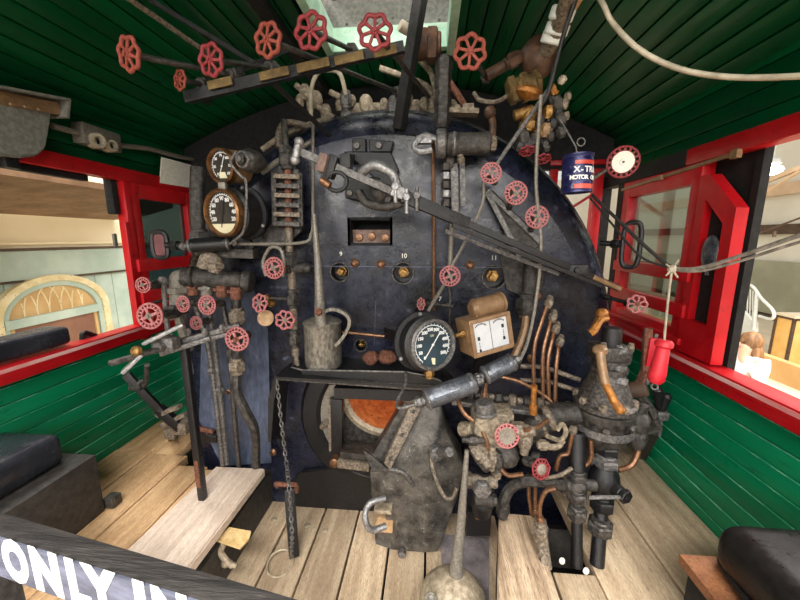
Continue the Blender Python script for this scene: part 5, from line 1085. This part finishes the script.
# left wall fittings
t=thing('fuse_box','grey wall box with open rusty terminal top above the red beam','electric box',WX(20,150,XL+.06))
q0=WX(0,125,XL+.06); q1=WX(49,130,XL+.06)
b=MB(); poly=[WX(-60,92,XL+.1),WX(53,112,XL+.1),WX(47,148,XL+.1),WX(38,156,XL+.1),WX(20,158,XL+.1),WX(-4,152,XL+.1),WX(-60,140,XL+.1)]
b.prism(poly,(-.1,0,0)); bmesh.ops.bevel(b.bm,geom=b.bm.edges[:],offset=.008,segments=2,affect='EDGES'); obj('box_body',b,'greybox',t)
b=MB(); 
b.bar(WX(-50,80,XL+.08),WX(60,100,XL+.08),.10,.01); b.bar(WX(60,99,XL+.08),WX(58,118,XL+.08),.1,.01); obj('hood',b,'greybox',t)
b=MB(); b.bar(WX(-50,90,XL+.07),WX(55,109,XL+.07),.05,.05); 
for k in range(3): b.cyl(WX(10+k*14,104+k*2.5,XL+.12),WX(18+k*14,106+k*2.5,XL+.12),.006)
obj('terminal_block',b,'brown',t)
t=thing('conduit_outlet','dusty double outlet box on the wall conduit','outlet',WX(95,140,XL+.04))
b=MB(); b.bar(WX(77,132,XL+.04),WX(116,144,XL+.04),.07,.10,bev=.012); obj('housing',b,'conduit',t)
for x,y,r in ((95,141,.034),(109,146,.028)): q=WX(x,y,XL+.07); b=MB(); b.lathe(q,(1,-.2,0),[(r*.55,-.02),(r*.55,.0),(r*.6,.03),(r,.03),(r*1.1,0),(r*1.1,-.02)],20); o=obj('socket',b,'hose',t); b=MB(); b.lathe(q,(1,-.2,0),[(0,.0),(r*.58,0),(r*.58,.004),(0,.004)],16); obj('opening',b,'ink',o)
pipe('wall conduit running forward from the double outlet',[WX(114,145,XL+.05),WX(150,149,XL+.05),WX(172,155,XL+.05),WX(200,161,XL+.05)],.014,'conduit',name='wall_conduit',cat='conduit')
pipe('short wall conduit between grey box and double outlet',[WX(52,126,XL+.05),WX(78,133,XL+.05)],.014,'conduit',name='wall_conduit',cat='conduit',n=1)
b=MB(); b.prism([WX(161,157,XL+.03),WX(194,166,XL+.03),WX(191,188,XL+.03),WX(159,183,XL+.03)],(.006,0,0)); tag(obj('notice_card',b,'paper'),'blank aged white card on the wall above the far red window','card')
b=MB(); b.box(WX(10,162,XL+.05),(.03,.05,.05),bev=.005); tag(obj('latch_clip',b,'black'),'small black latch on the red beam below the grey box','latch')
b=MB(); b.box(WX(115,240,XL+.04),(.012,.02,.07),bev=.003); tag(obj('window_catch',b,'conduit'),'small pale catch on the red post of the open window','catch')
# ================================================================== SEATS, SIGN RAIL
def rbox(c,d,bev,seg=4):
    b=MB(); b.box(c,d); bmesh.ops.bevel(b.bm,geom=b.bm.edges[:],offset=bev,segments=seg,affect='EDGES',profile=.5); return b
t=thing('seat_box','dark box seat with dusty black cushion against the window wall','seat',(-1.52,.8,DECK))
b=MB(); b.box((-1.558,.65,DECK+.135),(.33,1.11,.27),bev=.006); obj('box',b,'boxdark',t)
b=rbox((-1.598,.64,DECK+.335),(.265,1.03,.13),.03); obj('cushion',b,'padgrey',t)
b=MB(); b.box((-1.385,1.235,DECK+.026),(.05,.05,.05),bev=.01); obj('hinge_block',b,'castiron',t)
b=rbox((XL-.03,1.15,SILL+.075),(.13,.62,.085),.02); tag(obj('arm_pad',b,'padgrey'),'long padded black arm rest lying on the red window sill','arm rest')
t=thing('sill_clamp','small black clamp bracket on the red sill beyond the arm rest','bracket',WX(85,335,XL))
b=MB(); b.tube([WX(82,342,XL-.02),WX(83,334,XL-.02),WX(88,333,XL-.02),WX(103,339,XL-.02)],.012,8); obj('arm',b,'black',t)
b=MB(); b.box(WX(85,337,XL-.03),(.02,.04,.05)); obj('plate',b,'conduit',t)
t=thing('stool_seat','black leather seat with piped edge on a worn wooden box','seat',(.95,.6,DECK))
b=MB(); b.box((.94,.43,DECK+.125),(.40,.92,.25),bev=.005); obj('box',b,'flatblack',t)
b=MB(); b.box((.935,.44,DECK+.265),(.42,.94,.03),bev=.004); obj('seat_board',b,'brownboard',t)
b=rbox((.965,.43,DECK+.355),(.38,.92,.15),.055,6); c_=obj('cushion',b,'leather',t,ang=70)
b=MB(); q=DECK+.31; b.loop([V((.965+.192*math.copysign(abs(math.cos(a))**.35,math.cos(a)),.44+.462*math.copysign(abs(math.sin(a))**.25,math.sin(a)),q)) for a in [2*PI*k/40 for k in range(40)]],.007,8); obj('piping',b,'leather',c_)
A=V((-.935,.585,0)); d=V((.759,-.132,0)).normalized(); nrm=V((d.y,-d.x,0)); 
if nrm.y>0: nrm=-nrm
t=thing('sign_rail','blackened timber barrier rail with grey painted face reading ONLY IN','barrier rail',(-.6,.55,.69))
rotm=Matrix((d,-nrm,V((0,0,1)))).transposed(); cx=A+d*.45
pf=WZ(0,536,.8); off=(pf-V((A.x,A.y,.8))).dot(nrm)
b=MB(); b.box(V((cx.x,cx.y,.746))-d*.15+nrm*(off-.023),(1.75,.046,.108),rotm,bev=.006); obj('timber',b,'oldwood',t)
b=MB(); b.box(V((cx.x,cx.y,.745))-d*.15+nrm*(off+.0015),(1.75,.003,.100),rotm); sf=obj('painted_face',b,'signgrey',t)
b=MB(); b.box(V((cx.x,cx.y,.796))-d*.15+nrm*(off+.001),(1.75,.005,.0035),rotm); obj('chalky_edge',b,'signgrey',t)
b=MB()
def on_face(px,py):
    r=_ray(px,py); P0=V((A.x,A.y,.8))+nrm*(off+.004); k=(P0-CAM).dot(nrm)/r.dot(nrm); return CAM+r*k
for ch,px,sx in (('O',15,.68),('N',46,.80),('L',77,.80),('Y',101,.80),('I',141,.9),('N',171,.80)):
    q=on_face(px,560+(px-13)*.335); q.z=.7465; b.text(ch,.132,q,d,(0,0,1),fat=.0080,sx=sx)
obj('lettering',b,'white',sf)
for k in (-.62,.52):
    b=MB(); q=cx+d*k+nrm*(off-.06); b.box((q.x,q.y,.345),(.06,.06,.69)); obj('post',b,'oldwood',t)
# ================================================================== OUTSIDE, FAR SIDE: OLD CARRIAGE
GX=-3.2; GZ=-1.6
def gz(x,y,X=GX): return WX(x,y,X).z
t=thing('railway_carriage','old faded green wooden carriage with cream upper band seen through the open window','carriage',(GX,1.5,GZ))
zb1,zb2=gz(60,249),gz(60,277); zc=gz(60,216)
b=MB(); y=-2.0; k=0
while y<5.2: b.box((GX-.03,y+.09,(GZ+zb2)/2),(.05,.176,zb2-GZ),bev=.006); y+=.18
obj('body_planks',b,'wagon',t)
b=MB(); b.box((GX-.015,1.6,(zb1+zb2)/2),(.06,7.2,zb1-zb2-.012),bev=.006); obj('letterboard',b,'wagon',t)
b=MB(); b.box((GX-.02,1.6,zb1+.005),(.10,7.2,.02)); b.box((GX-.01,1.6,zb2-.004),(.07,7.2,.012)); obj('moulding',b,'darkbrown',t)
b=MB(); b.box((GX-.04,1.6,(zb1+zc)/2+.25),(.05,7.2,zc-zb1+.5)); b.box((GX,1.6,zb1+.05),(.04,7.2,.02),bev=.004); obj('upper_band',b,'wagoncream',t)
pa,pb_=WX(1,323,GX),WX(97,305,GX); yc=(pa.y+pb_.y)/2; ha=(pb_.y-pa.y)/2; z0=gz(50,314); hb=gz(52,283)-z0
def arch(a,h,x,n=28,base=0): return [V((x,yc-a*math.cos(PI*k/n),z0+h*math.sin(PI*k/n))) for k in range(n+1)]
w=None
b=MB(); O,I=arch(ha*1.22,hb*1.28,GX),arch(ha*1.05,hb*1.08,GX)
for k in range(28): b.prism([O[k],O[k+1],I[k+1],I[k]],(.05,0,0))
for s in (-1,1): b.box((GX+.025,yc+s*ha*1.135,(z0+GZ+.6)/2),(.05,ha*.17,z0-GZ-.6))
w=obj('arch_trim',b,'wagontrim',t)
b=MB(); O,I=arch(ha*1.06,hb*1.09,GX),arch(ha*.93,hb*.92,GX)
for k in range(28): b.prism([O[k],O[k+1],I[k+1],I[k]],(.035,0,0))
b.box((GX+.02,yc,z0-.02),(.05,ha*2.05,.07))
for s in (-1,1): b.box((GX+.015,yc+s*ha*1.0,(z0+GZ+.6)/2),(.04,ha*.11,z0-GZ-.6))
obj('window_frame',b,'wagon',t)
b=MB(); b.prism(arch(ha*.95,hb*.95,GX+.004),(.008,0,0)); f=obj('fanlight',b,'fan',t)
b=MB()
for k in range(8):
    yy=yc-ha*.85+ha*1.7*k/7
    for s in (-1,1):
        pts=[]
        for i in range(7):
            a=i/6*PI/2; yq=yy+s*ha*.24*(1-math.cos(a))*1.0; zq=z0+.02+hb*.85*math.sin(a)
            if ((yq-yc)/(ha*.93))**2+((zq-z0)/(hb*.92))**2<1: pts.append(V((GX+.014,yq,zq)))
        if len(pts)>2: b.tube(pts,.006,5,n=1)
obj('tracery',b,'wagontrim',f)
b=MB(); b.box((GX+.006,yc,(z0+GZ+.6)/2-.03),(.01,ha*1.9,z0-GZ-.6)); obj('shutter',b,'wbrown',t)
b=MB(); b.box((GX+.014,yc+ha*.88,z0-.5),(.02,ha*.07,.9)); b.box((GX+.014,yc-ha*.88,z0-.5),(.02,ha*.07,.9)); obj('shutter_edge',b,'fan',t)
ye=WX(114,217,GX).y; zt=gz(60,217)
b=MB(); 
P1=[V((GX,-2,zt)),V((GX,ye,zt)),V((GX+.35,ye,zt+.04)),V((GX+.75,ye-.14,zt+.10)),V((GX+.95,ye-.36,zt+.15)),V((GX+.95,-2,zt+.15))]
b.prism(P1,(0,0,.04)); obj('eave',b,'eave',t)
# ================================================================== OUTSIDE, NEAR SIDE: MUSEUM HALL
b=MB(); b.box((3.5,10,GZ-.05),(24,36,.1)); struct('floor_hall',b,'hallfloor')
b=MB(); b.box((13.1,10,1.9),(.1,34,7)); struct('wall_hall_side',b,'hallwall')
b=MB(); b.box((2,26,1.9),(23,.1,7)); struct('wall_hall_end',b,'hallwall')
b=MB(); b.box((-6.5,10,1.9),(.1,34,7)); struct('wall_hall_far',b,'hallwall')
X2=12.9
za,zb_=WX(790,318,X2).z,WX(790,262,X2).z
b=MB(); b.box((X2,10,(za+zb_)/2),(.15,26,zb_-za)); struct('wall_hall_panel',b,'hallgreen')
b=MB()
for y0,y1,m in ((224,234,0),): b.box((X2,10,WX(790,229,X2).z),(.2,26,.36))
b.box((X2,10,WX(790,322,X2).z),(.3,26,.22))
struct('trim_15',b,'darkbrown')
b=MB(); b.box((X2,10,WX(790,188,X2).z),(.12,26,.42)); struct('trim_16',b,'beige')
t=thing('hall_lamp','glaring ceiling lamp high in the hall beyond the black screen','lamp',WX(772,166,8.))
c=WX(771,166,8.); b=MB(); b.ball(c-V((0,0,.10)),.19,16,(1,1.4,.6)); obj('bulb',b,'lamp',t)
b=MB(); b.lathe(c+V((0,0,.05)),Z1,[(.17,0),(.14,.10),(.04,.14),(.04,.8),(0,.8)],20); obj('lamp_shade',b,'rail',t)
b=MB(); b.bar(WX(800,171,9.),WX(745,205,9.),.08,.05); b.bar(WX(820,160,9.),WX(745,190,9.),.1,.1); tag(obj('hall_beam',b,'beige'),'pale roof beam in the hall near the glaring lamp','beam')
t=thing('handrail','dark sloping handrail far across the hall','handrail',WX(790,240,7.))
b=MB(); b.tube([WX(757,234,7.),WX(800,218,7.),WX(850,200,7.)],.02,8,n=1); obj('rail',b,'darkbrown',t)
b=MB(); b.cyl(WX(774,237,7.),WX(775,231,7.),.03); obj('bracket',b,'darkbrown',t)
# stairs railing
t=thing('stair_railing','white stair railing with thin balusters and a looped end','railing',WX(758,325,8.))
def SX(x,y): return WX(x,y,8.)
b=MB(); b.tube([SX(738,282),SX(752,286),SX(761,298),SX(772,309),SX(774,316),SX(770,319),SX(759,316)],.035,8,n=4); b.cyl(SX(757,292),SX(754,330),.04); b.tube([SX(738,305),SX(746,313),SX(754,322)],.03,8,n=1); obj('top_rail',b,'rail',t)
for k in range(6): x=740+k*2.6; b=MB(); b.cyl(SX(x,283+k*1.6),SX(x-.6,307+k*2.4),.012); obj('baluster',b,'rail',t)
b=MB(); b.prism([SX(730,300),SX(754,322),SX(754,332),SX(730,332)],(.1,0,0)); obj('stringer',b,'rail',t)
def plinth(x0,x1,yt,yb,X,label,dx=.9):
    A_,B_=WX(x0,yb,X),WX(x1,yb,X); ztop=WX(x0,yt,X).z; zb=GZ
    t=thing('display_plinth',label,'plinth',(A_.x+dx/2,(A_.y+B_.y)/2,zb)); cy_=(A_.y+B_.y)/2; dy=abs(A_.y-B_.y)
    b=MB(); b.box((X+dx/2,cy_,(ztop+zb)/2),(dx,dy,ztop-zb)); obj('panels',b,'honey',t)
    b=MB()
    for sx in (0,1):
        for sy in (-1,1): b.box((X+sx*dx,cy_+sy*dy/2,(ztop+zb)/2),(.05,.05,ztop-zb))
    for zz in (zb+.05,ztop):
        for sy in (-1,1): b.box((X+dx/2,cy_+sy*dy/2,zz),(dx,.05,.05))
        for sx in (0,1): b.box((X+sx*dx,cy_,zz),(.05,dy,.05))
    obj('edge_frame',b,'darkbrown',t)
    b=MB(); b.box((X+dx/2,cy_,ztop+.05),(dx+.05,dy+.05,.06)); obj('top_board',b,'hallfloor',t)
plinth(788,770,318,352,8.2,'honey wood display plinth with dark edges beside the stair railing',1.3)
b=MB(); b.box((5.1,5.,WX(780,374,5.).z),(.12,9,.34)); struct('trim_9',b,'halltan')
b=MB(); b.box((4.9,5.,WX(780,386,5.).z-.22),(.5,9,.5)); struct('trim_10',b,'hallfloor')
# person
px0=W(751,343,4.7); base=V((px0.x,px0.y,GZ))
def person():
    H=px0.z+.12-GZ; s=H/1.68
    t=thing('person','person with long wavy brown hair in a white top standing in the hall','person',base)
    def J(x,y,z): return base+V((x,y,z))*s
    J_={'pel':(0,0,.92),'wai':(0,0,1.05),'che':(-.02,0,1.25),'nec':(-.03,0,1.42),'hd0':(-.04,-.005,1.50),'hd1':(-.05,-.01,1.60),
     'shl':(-.02,.17,1.36),'ell':(-.05,.21,1.10),'wrl':(-.22,.10,1.00),'hal':(-.29,.06,1.0),'shr':(-.02,-.17,1.36),'elr':(-.03,-.23,1.10),'wrr':(-.22,-.13,1.02),'har':(-.29,-.09,1.02),
     'hil':(0,.09,.88),'knl':(-.02,.10,.48),'anl':(.02,.10,.08),'tol':(-.14,.11,.03),'hir':(0,-.09,.88),'knr':(-.01,-.10,.48),'anr':(.02,-.10,.08),'tor':(-.14,-.11,.03)}
    E_=[('pel','wai'),('wai','che'),('che','nec'),('nec','hd0'),('hd0','hd1'),('che','shl'),('shl','ell'),('ell','wrl'),('wrl','hal'),('che','shr'),('shr','elr'),('elr','wrr'),('wrr','har'),('pel','hil'),('hil','knl'),('knl','anl'),('anl','tol'),('pel','hir'),('hir','knr'),('knr','anr'),('anr','tor')]
    Rr=dict(pel=.13,wai=.115,che=.13,nec=.055,hd0=.085,hd1=.09,shl=.07,ell=.045,wrl=.03,hal=.028,shr=.07,elr=.045,wrr=.03,har=.028,hil=.1,knl=.062,anl=.042,tol=.035,hir=.1,knr=.062,anr=.042,tor=.035)
    def skin(name,keys,m,infl=0):
        ks=[k for k in J_ if k in keys]; me=bpy.data.meshes.new(name)
        me.from_pydata([J(*J_[k])-base for k in ks],[(ks.index(a),ks.index(c)) for a,c in E_ if a in ks and c in ks],[])
        o=bpy.data.objects.new(name,me); COL.objects.link(o); o.parent=t; me.materials.append(M[m])
        md=o.modifiers.new('s','SKIN'); md.use_smooth_shade=True
        for i,k in enumerate(ks): r=(Rr[k]+infl)*s; me.skin_vertices[0].data[i].radius=(r,r)
        me.skin_vertices[0].data[0].use_root=True
        sd=o.modifiers.new('d','SUBSURF'); sd.levels=2; sd.render_levels=2; return o
    skin('body',list(J_),'skin'); skin('shirt',['pel','wai','che','shl','ell','wrl','shr','elr','wrr'],'cloth',.015); skin('jeans',['pel','hil','knl','anl','hir','knr','anr'],'jeans',.012)
    b=MB(); hc=J(-.03,-.01,1.58); 
    b.ball(hc+V((.022,0,.015))*s,.112*s,20,(1.0,.98,1.05)); b.ball(J(.055,0,1.40),.115*s,16,(.55,1.0,1.9)); b.ball(J(.0,-.085,1.44),.05*s,12,(.9,.7,2.6)); b.ball(J(.0,.085,1.44),.05*s,12,(.9,.7,2.6))
    bmesh.ops.delete(b.bm,geom=[],context='VERTS')
    for v in b.bm.verts: v.co+=V((noise.noise(v.co*9),noise.noise(v.co*9+V((5,0,0))),0))*.012
    obj('hair',b,'hair',t)
    fc=J(-.135,-.01,1.575)
    b=MB(); b.ball(fc+V((-.006,0,-.015))*s,.016*s,8,(1,.8,1.5)); obj('nose',b,'skin',t)
    for sy in (-1,1): b=MB(); b.ball(fc+V((.012,sy*.034,.012))*s,.011*s,8); obj('eye',b,'ink',t)
    b=MB(); b.ball(fc+V((.004,0,-.055))*s,.02*s,8,(.5,1,.35)); obj('mouth',b,'wheelpink',t)
    for hk,dy in (('hal',-1),('har',1)):
        q=J(*J_[hk]); b=MB()
        for k in range(4): b.tube([q+V((0,(k-1.5)*.016,0))*s,q+V((-.05,(k-1.5)*.017,-.005))*s,q+V((-.085+.008*abs(k-1.5),(k-1.5)*.017,-.03))*s],.0085*s,6)
        b.tube([q+V((.01,dy*.02,0))*s,q+V((-.025,dy*.045,.0))*s,q+V((-.05,dy*.045,-.015))*s],.0095*s,6); obj('fingers',b,'skin',t)
person()
# ================================================================== LIGHT AND CAMERA
wd=bpy.data.worlds.new('World'); bpy.context.scene.world=wd; wd.use_nodes=True
bg=wd.node_tree.nodes['Background']; bg.inputs[0].default_value=(1,.965,.92,1); bg.inputs[1].default_value=WORLD
def area(name,loc,to,sx,sy,e,col=(1,.96,.9)):
    l=bpy.data.lights.new(name,'AREA'); l.shape='RECTANGLE'; l.size=sx; l.size_y=sy; l.energy=e; l.color=col
    o=bpy.data.objects.new(name,l); COL.objects.link(o); o.location=loc; o.rotation_euler=(V(to)-V(loc)).to_track_quat('-Z','Y').to_euler(); return o
area('hall_light_near',(5.5,2.5,4.6),(3.5,2.5,0),3,8,L_NEAR)
area('hall_light_far',(-3.0,2.0,4.4),(-2.6,1.6,0),1,6,L_FAR)
area('added_fill_rear',(-.2,-3.6,2.6),(-.2,1.6,1.0),6,1.6,L_REAR)  # fill added behind the camera, no visible source
area('added_fill_high',(-.2,-2.3,4.6),(-.2,.9,0),4,1.5,L_HIGH)  # fill added high behind the cab to brighten floor and seats
area('hall_light_above',(-.22,1.9,3.5),(-.22,1.7,2.4),.8,.8,L_TOP)
def point(name,loc,e,r,col):
    l=bpy.data.lights.new(name,'POINT'); l.energy=e; l.shadow_soft_size=r; l.color=col; o=bpy.data.objects.new(name,l); COL.objects.link(o); o.location=loc
point('firebox_lamp',TC+V((.02,.12,.10)),L_FIRE,.03,(1,.75,.5))
cam=bpy.data.cameras.new('camera'); co=bpy.data.objects.new('camera',cam); COL.objects.link(co)
cam.sensor_width=36; cam.lens=36*FP/800; cam.clip_start=.02; cam.clip_end=100
co.matrix_world=Matrix.Translation(CAM)@Matrix((CR,CU,-CD)).transposed().to_4x4()
sc=bpy.context.scene; sc.camera=co
sc.view_settings.view_transform='Standard'; sc.view_settings.look='None'; sc.view_settings.gamma=1; sc.view_settings.exposure=EXPO; sc.view_settings.use_curve_mapping=False
